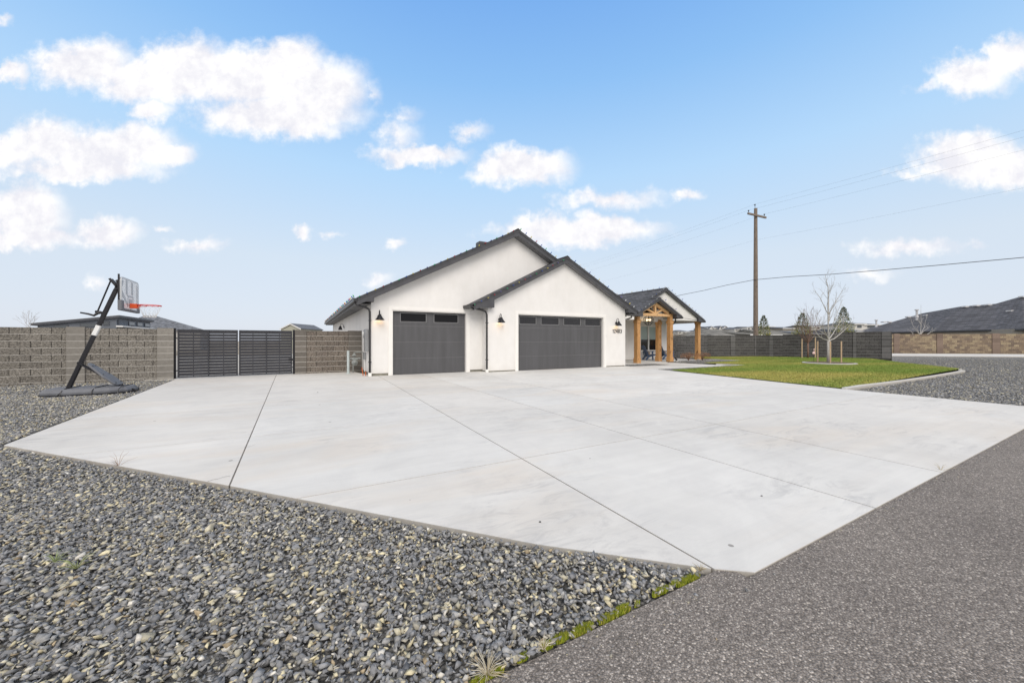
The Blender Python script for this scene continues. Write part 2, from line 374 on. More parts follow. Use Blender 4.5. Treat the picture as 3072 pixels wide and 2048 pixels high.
def crack(pts, w, nm):
    mb = MB(); vs = []
    for i, (x_, y_) in enumerate(pts): q = GP(x_, y_, .0); vs += [(q.x, q.y - w / 2, .0015), (q.x, q.y + w / 2, .0015)]
    mb.add(vs, [(2 * i, 2 * i + 2, 2 * i + 3, 2 * i + 1) for i in range(len(pts) - 1)]); tag(mb.build(nm, 'joint'), kind='structure')
crack([(622, 1444), (640, 1438), (655, 1436), (672, 1430), (690, 1427)], .006, 'slab_crack'); crack([(732, 1341), (748, 1339), (765, 1333), (772, 1325)], .005, 'slab_crack')
# porch, walkway
tag(poly_sheet('porch_floor', [(12.2, .42), (16.4, .42), (21.3, .95), (21.3, 3.5), (12.2, 3.5)], .03, 'concrete', -.15), kind='structure')
tag(poly_sheet('walkway', [(11.74, -2.75), (17.2, -2.75), (17.05, -1.2), (17.0, .44), (16.4, .415), (15.15, .415), (15.15, -.95), (12.165, -.9), (12.165, -.92), (11.86, -2.5)], .004, 'concrete', -.15), kind='structure')
tag(poly_sheet('gravel_bed', [(12.17, -.95), (15.15, -.95), (15.15, .41), (12.17, .41)], -.02, 'gravel'), kind='structure')
tag(poly_sheet('path_gravel', [(11.6, -3.5), (17.4, -3.55), (17.3, -2.755), (11.7, -2.755)], -.01, 'gravel'), kind='structure')
tag(poly_sheet('shrub_bed_gravel', [(17.05, -1.25), (20.9, -1.25), (21.4, .9), (16.5, .41), (17.0, .41)], .05, 'gravel', -.1), kind='structure')
# left gravel base
tag(poly_sheet('gravel_base', [(-60, -13.12), (-.16, -13.12), (-.9, -12.4), (-5.36, -7.36), (-5.9, 2.6), (-60, 2.6)], -.030, 'gravel'), kind='structure')
tag(poly_sheet('rear_yard_slab', [(-30, 2.6), (-.02, 2.75), (-.02, 30), (-30, 30)], -.03, 'concrete'), kind='structure')
# right gravel
tag(poly_sheet('gravel_field', [(10.17, -13.235), (60, -13.235), (60, 30), (20, 30), (12.4, 3.6), (12.4, -3), (10.38, -9.9)], -.05, 'gravel_r'), kind='structure')
def hl(u, v): return .015 + .0078 * max(0, min(u, 30) - 11.5)
# lawn
LAWN = [(10.42, -9.86), (11.72, -3.58), (17.5, -3.62), (17.42, -2.4), (17.3, -1.35), (21.0, -1.35), (21.6, 1.0), (22.3, 3.2), (24.3, 3.0), (27.5, 1.0), (29.0, -1.5), (29.9, -4.2), (28.4, -5.2), (25.4, -7.1), (23.6, -8.6), (22.05, -9.72), (14.55, -9.88), (12.4, -9.9)]
def in_poly(x, y, poly):
    x = np.asarray(x); y = np.asarray(y); ins = np.zeros(x.shape, bool); n = len(poly); j = n - 1
    for i in range(n):
        xi, yi = poly[i]; xj, yj = poly[j]
        c = ((yi > y) != (yj > y)) & (x < (xj - xi) * (y - yi) / (yj - yi + 1e-12) + xi); ins ^= c; j = i
    return ins
def lawn():
    bm = bmesh.new(); vs = [bm.verts.new((x, y, 0)) for x, y in LAWN]; bm.faces.new(vs)
    for k in range(12, 30):
        bmesh.ops.bisect_plane(bm, geom=list(bm.verts) + list(bm.edges) + list(bm.faces), plane_co=(k, 0, 0), plane_no=(1, 0, 0), dist=1e-5)
    for v in bm.verts: v.co.z = hl(v.co.x, v.co.y)
    bmesh.ops.recalc_face_normals(bm, faces=bm.faces)
    me = bpy.data.meshes.new('lawn_ground'); bm.to_mesh(me); bm.free(); me.materials.append(M['lawnbase']); o = bpy.data.objects.new('lawn_ground', me); COL.objects.link(o); tag(o, kind='structure')
    # blades
    N = 330000
    u = rng.uniform(10, 30, N); v = rng.uniform(-10, 3.3, N); k = in_poly(u, v, LAWN); u, v = u[k], v[k]
    d = np.hypot(u - RING.x, v - RING.y) > 1.12; u, v = u[d], v[d]; n = len(u)
    z = .015 + .0078 * np.clip(np.minimum(u, 30) - 11.5, 0, None)
    h = rng.uniform(.025, .055, n); w = rng.uniform(.006, .013, n); a = rng.uniform(0, 2 * PI, n); lx = rng.normal(0, .018, n); ly = rng.normal(0, .018, n)
    V = np.empty((n, 3, 3)); V[:, 0] = np.stack([u - w * np.cos(a), v - w * np.sin(a), z], 1); V[:, 1] = np.stack([u + w * np.cos(a), v + w * np.sin(a), z], 1); V[:, 2] = np.stack([u + lx, v + ly, z + h], 1)
    # worn yellow patches: sum of smooth waves
    pt = np.zeros(n)
    for _ in range(9):
        fx, fy = rng.normal(0, .6), rng.normal(0, 1.6); pt += np.sin(u * fx + v * fy + rng.uniform(0, 6))
    pt = pt / 3 + .9 * np.exp(-((v + 9.9) / .5) ** 2) + rng.normal(0, .45, n)
    t = 1 / (1 + np.exp(-(pt - .65) * 2.2)); g = np.array([.200, .285, .055]); y = np.array([.46, .40, .12]); c = g * (1 - t[:, None]) + y * t[:, None]
    c *= rng.uniform(.65, 1.4, (n, 1))
    o = numpy_mesh('grass', V.reshape(-1, 3), np.arange(3 * n).reshape(-1, 3), 'leafcol', c); tag(o, kind='stuff', label='short green lawn grass with yellowish worn patches', cat='grass')
M['lawnbase'] = simple('lawn_soil', (.14, .18, .035), .95, .35, 1.2, 40, .6, .02, coord='pos')
RING = W(16.53, 19.6, 0)
lawn()
def edging(name, path, w, z0, z1, label):
    mb = MB(); pts = [Vector((p[0], p[1], 0)) for p in path]; L = []; Rr = []
    for i, p in enumerate(pts):
        d = (pts[min(i + 1, len(pts) - 1)] - pts[max(i - 1, 0)]).normalized(); n = Vector((-d.y, d.x, 0)); L.append(p + n * w / 2); Rr.append(p - n * w / 2)
    n = len(pts); vs = []
    for i in range(n):
        zz = z1(path[i]) if callable(z1) else z1
        vs += [(L[i].x, L[i].y, z0), (L[i].x, L[i].y, zz), (Rr[i].x, Rr[i].y, zz), (Rr[i].x, Rr[i].y, z0)]
    fs = [(4 * i + k, 4 * i + (k + 1) % 4, 4 * i + 4 + (k + 1) % 4, 4 * i + 4 + k) for i in range(n - 1) for k in range(4)] + [(0, 1, 2, 3), (4 * n - 4, 4 * n - 3, 4 * n - 2, 4 * n - 1)]
    mb.add(vs, fs); return tag(mb.build(name, 'curb', bevel=.012), label, 'curb')
edging('lawn_curb', [(10.34, -9.98), (10.8, -9.97), (11.44, -9.94), (12.6, -9.99), (14.55, -10.02), (17.5, -9.98), (20, -9.9), (22.2, -9.8)], .10, -.1, .045, 'curved concrete curb between the lawn tip and the gravel field')
edging('lawn_edging', [(22.15, -9.72), (23.75, -8.5), (25.5, -7.0), (28.6, -5.15), (30.0, -4.35)], .13, -.1, .085, 'concrete edging on the far gravel side of the lawn')
edging('lawn_edging', [(29.95, -3.6), (29.3, -1.4), (27.6, 1.2), (24.4, 3.1), (22.6, 3.3)], .12, -.1, .17, 'concrete edging between the lawn and the dark block walls')
edging('bed_edging', [(17.15, -2.15), (17.35, -2.9), (17.62, -3.75), (17.9, -4.6)], .1, -.1, .06, 'thin concrete edging crossing the grass past the walkway end')
edging('bed_edging', [(20.2, 1.1), (21.2, .3), (21.0, -1.3)], .1, -.1, .1, 'short concrete edging around the shrub bed beside the porch')
mb = MB(); nn = 40
ring = [(RING.x + 1.05 * math.cos(2 * PI * k / nn), RING.y + 1.55 * math.sin(2 * PI * k / nn)) for k in range(nn)]
vs = []; fs = []
for k in range(nn):
    c, s_ = math.cos(2 * PI * k / nn), math.sin(2 * PI * k / nn)
    for r_, z_ in ((1.12, -.05), (1.12, .15), (.98, .16), (.98, -.05)): vs.append((RING.x + r_ * c, RING.y + r_ * s_, z_))
for k in range(nn):
    for j in range(4): fs.append((4 * k + j, 4 * k + (j + 1) % 4, 4 * ((k + 1) % nn) + (j + 1) % 4, 4 * ((k + 1) % nn) + j))
mb.add(vs, fs); tag(mb.build('tree_ring', 'curb', bevel=.015), 'round concrete curb ring around the pale tree on the lawn', 'curb')
mb = MB(); mb.add([(RING.x + .99 * math.cos(2 * PI * k / nn), RING.y + .99 * math.sin(2 * PI * k / nn), .155) for k in range(nn)], [tuple(range(nn))])
tag(mb.build('mulch_bed', 'mulch'), kind='structure')
# far pavement beyond the right gravel
a1, a2, b1, b2 = W(30, 33.2), W(62, 26.0), W(30, 39.8), W(64, 34)
tag(poly_sheet('far_pavement', [a1[:2], a2[:2], b2[:2], b1[:2]], .02, 'concrete', -.1), kind='structure')

# ------------------------------------------------------------------ crushed stone (real stones)
def stone_lib(k=20):
    lib = []
    for i in range(k):
        bm = bmesh.new(); n = random.randint(7, 9)
        for _ in range(n):
            v = Vector((random.gauss(0, 1), random.gauss(0, 1), random.gauss(0, 1))).normalized() * random.uniform(.75, 1.1)
            bm.verts.new((v.x, v.y * random.uniform(.6, .8), v.z * random.uniform(.30, .55)))
        r = bmesh.ops.convex_hull(bm, input=list(bm.verts)); ext = [g for g in r['geom_interior'] if isinstance(g, bmesh.types.BMVert)]
        if ext: bmesh.ops.delete(bm, geom=ext, context='VERTS')
        bmesh.ops.triangulate(bm, faces=bm.faces); bm.verts.ensure_lookup_table(); bm.verts.index_update()
        lib.append((np.array([v.co[:] for v in bm.verts]), np.array([[v.index for v in f.verts] for f in bm.faces]))); bm.free()
    return lib
LIB = stone_lib()
def stones(name, X, Y, Z, size, palette, weights, label, tilt=.38):
    n = len(X); Vs = []; Fs = []; Cs = []; off = 0; which = rng.integers(0, len(LIB), n)
    cidx = rng.choice(len(palette), n, p=weights); cols = np.array(palette)[cidx] * rng.uniform(.78, 1.25, (n, 1))
    for k, (lv, lf) in enumerate(LIB):
        ix = np.where(which == k)[0]; m = len(ix)
        if not m: continue
        a = rng.uniform(0, 2 * PI, m); tx = rng.normal(0, tilt, m); ty = rng.normal(0, tilt, m)
        ca, sa, cx, sx, cy, sy = np.cos(a), np.sin(a), np.cos(tx), np.sin(tx), np.cos(ty), np.sin(ty)
        Rz = np.zeros((m, 3, 3)); Rz[:, 0, 0] = ca; Rz[:, 0, 1] = -sa; Rz[:, 1, 0] = sa; Rz[:, 1, 1] = ca; Rz[:, 2, 2] = 1
        Rx = np.zeros((m, 3, 3)); Rx[:, 0, 0] = 1; Rx[:, 1, 1] = cx; Rx[:, 1, 2] = -sx; Rx[:, 2, 1] = sx; Rx[:, 2, 2] = cx
        Ry = np.zeros((m, 3, 3)); Ry[:, 1, 1] = 1; Ry[:, 0, 0] = cy; Ry[:, 0, 2] = sy; Ry[:, 2, 0] = -sy; Ry[:, 2, 2] = cy
        Rm = Ry @ Rx @ Rz
        v = np.einsum('mij,pj->mpi', Rm, lv) * size[ix][:, None, None]; v += np.stack([X[ix], Y[ix], Z[ix]], 1)[:, None, :]
        p = lv.shape[0]; f = lf[None] + (np.arange(m) * p)[:, None, None] + off; off += m * p
        Vs.append(v.reshape(-1, 3)); Fs.append(f.reshape(-1, 3)); Cs.append(np.repeat(cols[ix], lf.shape[0], axis=0))
    o = numpy_mesh(name, np.concatenate(Vs), np.concatenate(Fs), 'stone', np.concatenate(Cs)); return tag(o, label, 'gravel', kind='stuff')
PAL = [(.185, .188, .196), (.245, .247, .253), (.315, .312, .305), (.31, .29, .24), (.48, .445, .34), (.60, .535, .36), (.60, .57, .51), (.36, .29, .19)]
PW = np.array([.25, .30, .16, .09, .10, .05, .03, .02]); PW /= PW.sum()
GL = [(-40, -13.10), (-.24, -13.10), (-.90, -12.45), (-2.755, -10.34), (-5.40, -7.40), (-5.89, 2.05), (-40, 2.05)]
def scatter(poly, Y0, Y1, dens, slope=(-1.75, 1.75)):
    # uniform in ground area inside a wedge in front of the street corner
    A = .5 * (slope[1] - slope[0]) * (Y1 ** 2 - Y0 ** 2); n = int(A * dens); Yc = np.sqrt(rng.uniform(Y0 ** 2, Y1 ** 2, n)); Xc = Yc * rng.uniform(slope[0], slope[1], n)
    x = CAM.x + Xc * CA + Yc * SA; y = CAM.y - Xc * SA + Yc * CA; k = in_poly(x, y, poly); return x[k], y[k], Yc[k]
xs = []; ys = []; yc = []
for (Y0, Y1, dn) in ((.7, 3.2, 3600), (3.2, 5.5, 2600), (5.5, 9, 1500), (9, 15, 760)):
    a, b, c = scatter(GL, Y0, Y1, dn, (-1.85, .75)); xs.append(a); ys.append(b); yc.append(c)
X = np.concatenate(xs); Y = np.concatenate(ys); YC = np.concatenate(yc); n = len(X)
sz = rng.lognormal(math.log(.0178), .32, n) * (1 + .035 * np.clip(YC - 3, 0, 8)); sz = np.clip(sz, .008, .045)
Z = -.026 + rng.uniform(0, .019, n)
Z = Z + .014 * np.clip((-Y - 12.0) / 1.0, 0, 1)
def dseg(x, y, a, b):
    ax, ay = a; bx, by = b; t_ = np.clip(((x - ax) * (bx - ax) + (y - ay) * (by - ay)) / ((bx - ax) ** 2 + (by - ay) ** 2), 0, 1); return np.hypot(x - ax - t_ * (bx - ax), y - ay - t_ * (by - ay))
de = np.minimum.reduce([dseg(X, Y, GL[i], GL[i + 1]) for i in (1, 2, 3, 4)]); Z = Z + .012 * np.clip(1 - de / .15, 0, 1)
stones('gravel', X, Y, Z, sz, PAL, PW, 'grey and tan crushed rock covering the ground left of the driveway')
# loose grit spilled along the road edge
n = 420; X = np.concatenate([rng.uniform(.1, 9.5, 220), rng.uniform(-3.5, -.1, 200)]); Y = np.concatenate([-13.26 - np.abs(rng.normal(0, .05, 220)), -13.14 - np.abs(rng.normal(0, .09, 200))])
stones('road_grit', X, Y, np.full(n, -.004), np.clip(rng.lognormal(math.log(.006), .4, n), .003, .015), PAL, PW, 'small loose grit along the edge of the asphalt')
GR = [(10.30, -13.0), (10.50, -10.15), (22.3, -9.95), (25.6, -7.2), (29, -5.3), (31, -5.2), (45, -5.0), (45, -13.2), (10.3, -13.2)]
xs = []; ys = []
for (Y0, Y1, dn) in ((6, 12, 700), (12, 18, 330), (18, 27, 120)):
    a, b, c = scatter(GR, Y0, Y1, dn, (.3, 1.7)); xs.append(a); ys.append(b)
X = np.concatenate(xs); Y = np.concatenate(ys); n = len(X)
stones('gravel', X, Y, -.045 + rng.uniform(0, .03, n), np.clip(rng.lognormal(math.log(.027), .3, n), .012, .06), PAL[:5] + [(.42, .39, .33)], np.array([.32, .30, .17, .11, .06, .04]), 'dark grey crushed rock field right of the lawn')
bx, by = rng.uniform(12.2, 15.1, 1500), rng.uniform(-.93, .38, 1500); k1 = np.full(1500, -.005)
px_, py_ = rng.uniform(11.7, 17.3, 2000), rng.uniform(-3.5, -2.79, 2000); qx, qy = rng.uniform(17.1, 21.2, 2600), rng.uniform(-1.22, .8, 2600)
kk = in_poly(qx, qy, [(17.05, -1.25), (20.9, -1.25), (21.3, .85), (16.9, .38)]); qx, qy = qx[kk], qy[kk]
X = np.concatenate([bx, px_, qx]); Y = np.concatenate([by, py_, qy]); Z = np.concatenate([k1, np.full(2000, .0), np.full(len(qx), .06)])
stones('gravel', X, Y, Z, rng.uniform(.018, .034, len(X)), PAL[:4], np.array([.36, .3, .2, .14]), 'dark rock mulch in the narrow beds beside the walkway and porch')

# moss and dry tufts along the asphalt edge
def moss():
    mb = MB()
    segs = [(1590, 1748, .07), (1535, 1776, .035), (1400, 1855, .05), (1440, 1829, .04), (1335, 1898, .05), (1290, 1925, .05), (1240, 1968, .035), (1150, 2030, .05), (1500, 1800, .03), (1625, 1735, .045)]
    for (qx_, qy_, r_) in segs:
        px0 = 1400 + (qx_ - 1071) * 1.0; 
    spots = [(2078, 1733, .07), (2050, 1745, .075), (2020, 1752, .04), (1985, 1770, .065), (1970, 1780, .04), (1912, 1812, .025), (1868, 1828, .07), (1838, 1848, .05), (1815, 1856, .06), (1752, 1886, .075), (1735, 1896, .06), (1682, 1914, .06), (1642, 1936, .045), (1568, 1972, .04), (1487, 2018, .05), (1436, 2044, .055)]
    for x_, y_, r_ in spots:
        r_ *= .66
        g = GP(x_, y_, -.01)
        for _ in range(int(900 * (r_ / .05) ** 2 * random.uniform(.6, 1.1))):
            a = random.uniform(0, 2 * PI); q = math.sqrt(random.random()) * r_ * .85; c = g + Vector((q * math.cos(a) * 1.3, q * math.sin(a) * .45, 0))
            h = random.uniform(.006, .02) * (1.25 - q / r_ * .7); w = .0028; t = random.uniform(0, PI)
            mb.col = random.choice([(.28, .34, .03), (.38, .42, .04), (.17, .24, .03), (.46, .42, .08)])
            mb.add([(c.x - w * math.cos(t), c.y - w * math.sin(t), -.02), (c.x + w * math.cos(t), c.y + w * math.sin(t), -.02), (c.x + random.gauss(0, .004), c.y + random.gauss(0, .004), -.004 + h)], [(0, 1, 2)])
    tag(mb.build('moss', 'leafcol', cols=True), 'bright green moss patches along the asphalt edge', 'moss', kind='stuff')
    def tuft(x_, y_, n_, L, label, cols):
        mb = MB(); g = GP(x_, y_, -.01)
        for _ in range(n_):
            a = random.uniform(0, 2 * PI); mb.col = random.choice(cols); e = random.uniform(.3, 1.1); l = L * random.uniform(.5, 1)
            p1 = Vector((math.cos(a) * l * math.cos(e) * .5, math.sin(a) * l * math.cos(e) * .5, l * math.sin(e) * .6)); p2 = Vector((math.cos(a) * l * math.cos(e) * 1.1, math.sin(a) * l * math.cos(e) * 1.1, l * math.sin(e) * .8))
            mb.tube([(0, 0, 0), p1, p2], [.0016, .0013, .0005], 3)
        tag(mb.build('grass_tuft', 'leafcol', loc=g, cols=True), label, 'grass tuft', 'dry grass tufts along the paving edges')
    dry = [(.55, .49, .36), (.42, .36, .24), (.62, .57, .45)]
    tuft(1462, 2026, 60, .11, 'largest pale dry grass tuft at the bottom edge of the gravel', dry)
    tuft(1630, 1948, 26, .07, 'dry grass tuft beside the moss, lower middle of the asphalt edge', dry)
    tuft(2100, 1712, 22, .06, 'dry grass tuft next to the bottom corner of the driveway', dry)
    tuft(355, 1398, 10, .22, 'reddish dry stalk bent over the left driveway edge', [(.28, .16, .09)])
    tuft(2822, 1412, 8, .16, 'dry straw stalk on the right driveway edge by the road', dry)
    tuft(230, 1705, 22, .12, 'small green weed sprig in the left foreground gravel', [(.25, .30, .12), (.35, .38, .18)])
    tuft(165, 1685, 16, .10, 'faint green weed sprig further left in the gravel', [(.28, .33, .15)])
moss()
# loose pebbles on the driveway
for x_, y_, r_, lb in ((1620, 1566, .012, 'dark pebble on the concrete near the lower driveway edge'), (1770, 1375, .008, 'tiny pebble on the concrete in the middle of the drive'), (953, 1177, .02, 'dark pebble on the driveway in front of the gate'), (2285, 1488, .012, 'small curled leaf scrap near the right road edge')):
    mb = MB(); lv, lf = LIB[3]; mb.add([tuple(v * r_) for v in lv], [tuple(f) for f in lf]); g = GP(x_, y_, 0); g.z = r_ * .3
    mb.col = (.1, .1, .11); tag(mb.build('pebble', 'black', loc=g), lb, 'pebble', 'loose pebbles on the driveway')

# ------------------------------------------------------------------ THE HOUSE
house = empty('house', (0, 0, 0), 'single storey white stucco house with charcoal roof and two garage doors', 'house')
def hpart(mb, name, mat, parent=house, label=None, **kw):
    o = mb.build(name, mat, parent, **kw)
    if label: o['label'] = label
    return o
S1 = .509; R1 = 5.95; Z1 = 6.06
def z1(u): return Z1 - S1 * abs(u - R1)
# main garage bay: front wall v=0 with door opening 0.74..3.72 x 2.43, side wall
D0, D1, DH = .74, 3.72, 2.43
mb = MB(); T = .24
mb.prism([(0, .09), (D0 - .0, .09), (D0 - .0, z1(D0) - T), (0, z1(0) - T)], 'y', 0, .25)
mb.prism([(D0, DH), (D1, DH), (D1, z1(D1) - T), (D0, z1(D0) - T)], 'y', 0, .25)
mb.prism([(D1, .09), (11.9, .09), (11.9, z1(11.9) - T), (R1, Z1 - T), (D1, z1(D1) - T)], 'y', 0, .25)
hpart(mb, 'front_wall', 'stucco')
mb = MB(); mb.box(.002, .25, .25, 20, .09, 2.78); mb.box(.002, 12.1, 19.75, 20, .09, 2.78); mb.box(11.9, 12.14, .25, 19.75, .09, 2.78); hpart(mb, 'side_wall', 'stucco')
M['found'] = simple('foundation_concrete', (.24, .23, .19), .9, .3, 5, 40, .3)
for bx_ in ((.03, D0, .03, .25, -.05, .09), (D1, 4.45, .03, .25, -.05, .09), (.03, .25, .25, 20, -.05, .09), (4.46, 5.83, -.47, -.2, -.05, .05), (10.75, 12.13, -.47, -.2, -.05, .05), (4.46, 4.7, -.2, 0.02, -.05, .05)):
    mb = MB(); mb.box(*bx_); hpart(mb, 'foundation', 'found')
# right bay walls v=-.5
E0, E1 = 5.86, 10.72; V2 = -.5; R2 = 8.3; Z2 = 5.066; S2 = .51
def z2(u): return Z2 - S2 * abs(u - R2)
mb = MB()
mb.prism([(4.43, .05), (E0, .05), (E0, z2(E0) - T), (4.43, z2(4.43) - T)], 'y', V2, V2 + .25)
mb.prism([(E0, DH), (E1, DH), (E1, z2(E1) - T), (R2, Z2 - T), (E0, z2(E0) - T)], 'y', V2, V2 + .25)
mb.prism([(E1, .05), (12.16, .05), (12.16, z2(12.16) - T), (E1, z2(E1) - T)], 'y', V2, V2 + .25)
mb.box(4.43, 4.65, V2 + .25, -.001, .05, z2(4.43) - T); mb.box(11.9, 12.16, V2 + .25, 3.4, .05, z2(12.16) - T)
hpart(mb, 'garage_bay_wall', 'stucco')
# control-joint reveals and trim around the doors
def door_trim(a, b, v, parent):
    mb = MB()
    mb.box(a - .14, a, v - .022, v - .002, .0, DH + .14); mb.box(b, b + .14, v - .022, v - .002, .0, DH + .14); mb.box(a, b, v - .022, v - .002, DH, DH + .14)
    mb.box(a - .02, a + .03, v + .0, v + .14, 0, DH); mb.box(b - .03, b + .02, v, v + .14, 0, DH); mb.box(a + .03, b - .03, v, v + .14, DH - .03, DH + .02)
    hpart(mb, 'door_trim', 'trim', bevel=.004)
door_trim(D0, D1, 0, house); door_trim(E0, E1, V2, house)
def garage_door(a, b, v, wins, label, gm='glass'):
    root = MB()
    hs = [0.012, .62, 1.235, 1.85, 2.42]
    w = .035
    for i in range(3): root.box(a + .03, b - .03, v, v + w, hs[i], hs[i + 1] - .008)
    # top section with openings
    xs_ = [a + .03]
    for (p, q) in wins: xs_ += [p, q]
    xs_.append(b - .03)
    for i in range(0, len(xs_), 2): root.box(xs_[i], xs_[i + 1], v, v + w, hs[3], hs[4])
    for (p, q) in wins: root.box(p, q, v, v + w, hs[3], 2.0); root.box(p, q, v, v + w, 2.355, hs[4])
    root.box(a + .03, b - .03, v + w + .001, v + w + .01, 0, 2.0)
    d = hpart(root, 'garage_door', 'garage', label=label)
    for z_ in hs[1:4]: sm_ = MB(); sm_.box(a + .03, b - .03, v + .004, v + .012, z_ - .0085, z_ + .0005); hpart(sm_, 'panel_seam', 'silver2', d)
    for (p, q) in wins:
        fr = MB(); t = .022
        fr.box(p, p + t, v - .012, v + w, 2.0, 2.355); fr.box(q - t, q, v - .012, v + w, 2.0, 2.355); fr.box(p + t, q - t, v - .012, v + w, 2.0, 2.0 + t); fr.box(p + t, q - t, v - .012, v + w, 2.355 - t, 2.355)
        hpart(fr, 'window_frame', 'silver2', d)
        g = MB(); g.box(p + t, q - t, v + .015, v + .022, 2.0 + t, 2.355 - t); hpart(g, 'window_pane', gm, d)
    s_ = MB(); s_.box(a + .03, b - .03, v - .005, v + .03, -.002, .0125); hpart(s_, 'bottom_seal', 'black', d)
    return d
M['silver2'] = simple('door_window_frame', (.21, .21, .215), .45, .05, 3, 20, .02)
garage_door(D0, D1, .14, [(1.06, 2.08), (2.37, 3.40)], 'narrower charcoal garage door with two small windows', 'glass_dark')
garage_door(E0, E1, V2 + .14, [(6.0, 6.87), (7.12, 8.12), (8.37, 9.37), (9.63, 10.61)], 'wider charcoal garage door with four small windows')
# roofs
def slope_slab(mb, ua, za, ub, zb, v0, v1, t=.05): mb.prism([(ua, za), (ub, zb), (ub, zb - t), (ua, za - t)], 'y', v0, v1)
def shingle_edge(mb): pass
mb = MB(); o_ = .03
slope_slab(mb, -.52, z1(-.52) + o_, R1, Z1 + o_, -.375, 20.4); slope_slab(mb, R1, Z1 + o_, 12.45, z1(12.45) + o_, -.375, 20.4)
roof1 = hpart(mb, 'roof', 'shingle', label='tallest charcoal gable roof over the left garage bay')
mb = MB(); slope_slab(mb, 3.68, z2(3.68) + o_, R2, Z2 + o_, -.775, 9); slope_slab(mb, R2, Z2 + o_, 12.78, z2(12.78) + o_, -.775, 3.6)
roof2 = hpart(mb, 'roof', 'shingle', label='charcoal gable roof over the wide garage bay')
G3R, G3Z, G3S = 17.15, 4.46, .507; G2R, G2Z, G2S = 15.7, 3.73, .51
def z3(u): return G3Z - (G3S if u < G3R else .495) * abs(u - G3R)
def z4(u): return G2Z - G2S * abs(u - G2R)
mb = MB(); slope_slab(mb, 13.75, z3(13.75) + o_, G3R, G3Z + o_, .975, 12); slope_slab(mb, G3R, G3Z + o_, 20.9, z3(20.9) + o_, .975, 12); mb.box(12.2, 13.75, 3.4, 12, 2.66, 2.72)
roof3 = hpart(mb, 'roof', 'shingle', label='charcoal gable roof over the porch wing')
mb = MB(); slope_slab(mb, 13.75, z4(13.75) + o_, G2R, G2Z + o_, .275, .975); slope_slab(mb, G2R, G2Z + o_, 17.66, z4(17.66) + o_, .275, 1.42)
roof4 = hpart(mb, 'roof', 'shingle', label='small charcoal gable roof over the timber entry')
def cap(mb, u, z, v0, v1):
    y = v0
    while y < v1: mb.prism([(u - .13, z - .03), (u, z + .045), (u + .13, z - .03), (u + .13, z - .045), (u, z + .03), (u - .13, z - .045)], 'y', y, min(y + .145, v1)); y += .15
for (u, z, a, b, rf) in ((R1, Z1 + .03, -.37, 20, roof1), (R2, Z2 + .03, -.77, 5, roof2), (G3R, G3Z + .03, .98, 12, roof3)):
    mb = MB(); cap(mb, u, z, a, b); hpart(mb, 'ridge_cap', 'shingle', rf)
mb = MB(); cap(mb, G2R, G2Z + .03, .28, .97); hpart(mb, 'ridge_cap', 'shingle', roof4)
def fascia(zf, uL, uR, ridge, v0, vw, hh=.20, boxL=None, boxR=None, rf=None, gap=.0):
    mb = MB(); zr = zf(ridge)
    for (a, b) in ((uL, ridge), (ridge, uR)):
        mb.prism([(a, zf(a) - .02), (b, zf(b) - .02), (b, zf(b) - hh), (a, zf(a) - hh)], 'y', v0, v0 + .03)
        mb.prism([(a, zf(a) - .015), (b, zf(b) - .015), (b, zf(b) - .075), (a, zf(a) - .075)], 'y', v0 - .018, v0)
        mb.prism([(a, zf(a) - .021), (b, zf(b) - .021), (b, zf(b) - .04), (a, zf(a) - .04)], 'y', v0 + .03, v0 + .5 if vw is None else vw)   # deck edge
    hpart(mb, 'fascia_board', 'dark', rf)
    mb = MB()
    for (a, b) in ((uL, ridge), (ridge, uR)): mb.prism([(a, zf(a) - hh + .03), (b, zf(b) - hh + .03), (b, zf(b) - hh + .01), (a, zf(a) - hh + .01)], 'y', v0 + .031, vw - .002)
    hpart(mb, 'soffit', 'soffit', rf)
    for side, w_, far in ((boxL, uL, 1), (boxR, uR, -1)):
        if side is None: continue
        inner = side; zb = zf(w_) - .10
        mb = MB(); mb.prism([(w_, zf(w_) - .03), (inner, zf(inner) - hh + .005), (inner, zb), (w_ + .18 * far, zb)], 'y', v0 + .003, vw - .003); hpart(mb, 'eave_return', 'dark', rf)
fascia(z1, -.5, 12.4, R1, -.35, -.001, .25, boxL=.05, rf=roof1)
fascia(z2, 3.72, 12.74, R2, -.75, V2 - .001, .25, boxL=4.62, boxR=12.13, rf=roof2)
fascia(z3, 15.6, 20.86, G3R, 1.0, 1.149, .15, boxR=20.25, rf=roof3)
fascia(z4, 13.78, 17.62, G2R, .3, .545, .14, boxL=14.35, boxR=17.18, rf=roof4)
# gutters and side eaves
def gutter(u0, u1, v0, v1, z, rf):
    mb = MB(); mb.box(u0, u1, v0, v1, z - .11, z - .095); s_ = -1 if u0 < u1 else 1
    mb.box(u0, u0 + .012, v0, v1, z - .095, z + .0); mb.box(u1 - .012, u1, v0, v1, z - .095, z); mb.box(u0 + .012, u1 - .012, v0, v0 + .012, z - .095, z); mb.box(u0 - .012, u0, v0, v1, z - .02, z + .004)
    return hpart(mb, 'gutter', 'gutter', rf)
gutter(-.63, -.52, -.34, 20.3, z1(-.52) - .0, roof1); gutter(3.56, 3.67, -.74, -.01, z2(3.68), roof2); gutter(12.79, 12.9, -.74, 3.5, z2(12.78), roof2); gutter(13.63, 13.74, .31, 3.3, z3(13.75), roof3); gutter(20.91, 21.02, 1.02, 11.9, z3(20.9), roof3); gutter(17.67, 17.78, .31, 1.39, z4(17.66), roof4)
mb = MB(); mb.box(-.5, -.02, -.0, 20.2, 2.60, 2.62); mb.box(-.52, -.5, -.3, 20.2, 2.56, 2.78)
for k in range(26):
    yy = .5 + k * .78; mb.box(-.46, -.05, yy, yy + .25, 2.590, 2.599)
hpart(mb, 'eave_soffit', 'soffit', roof1)
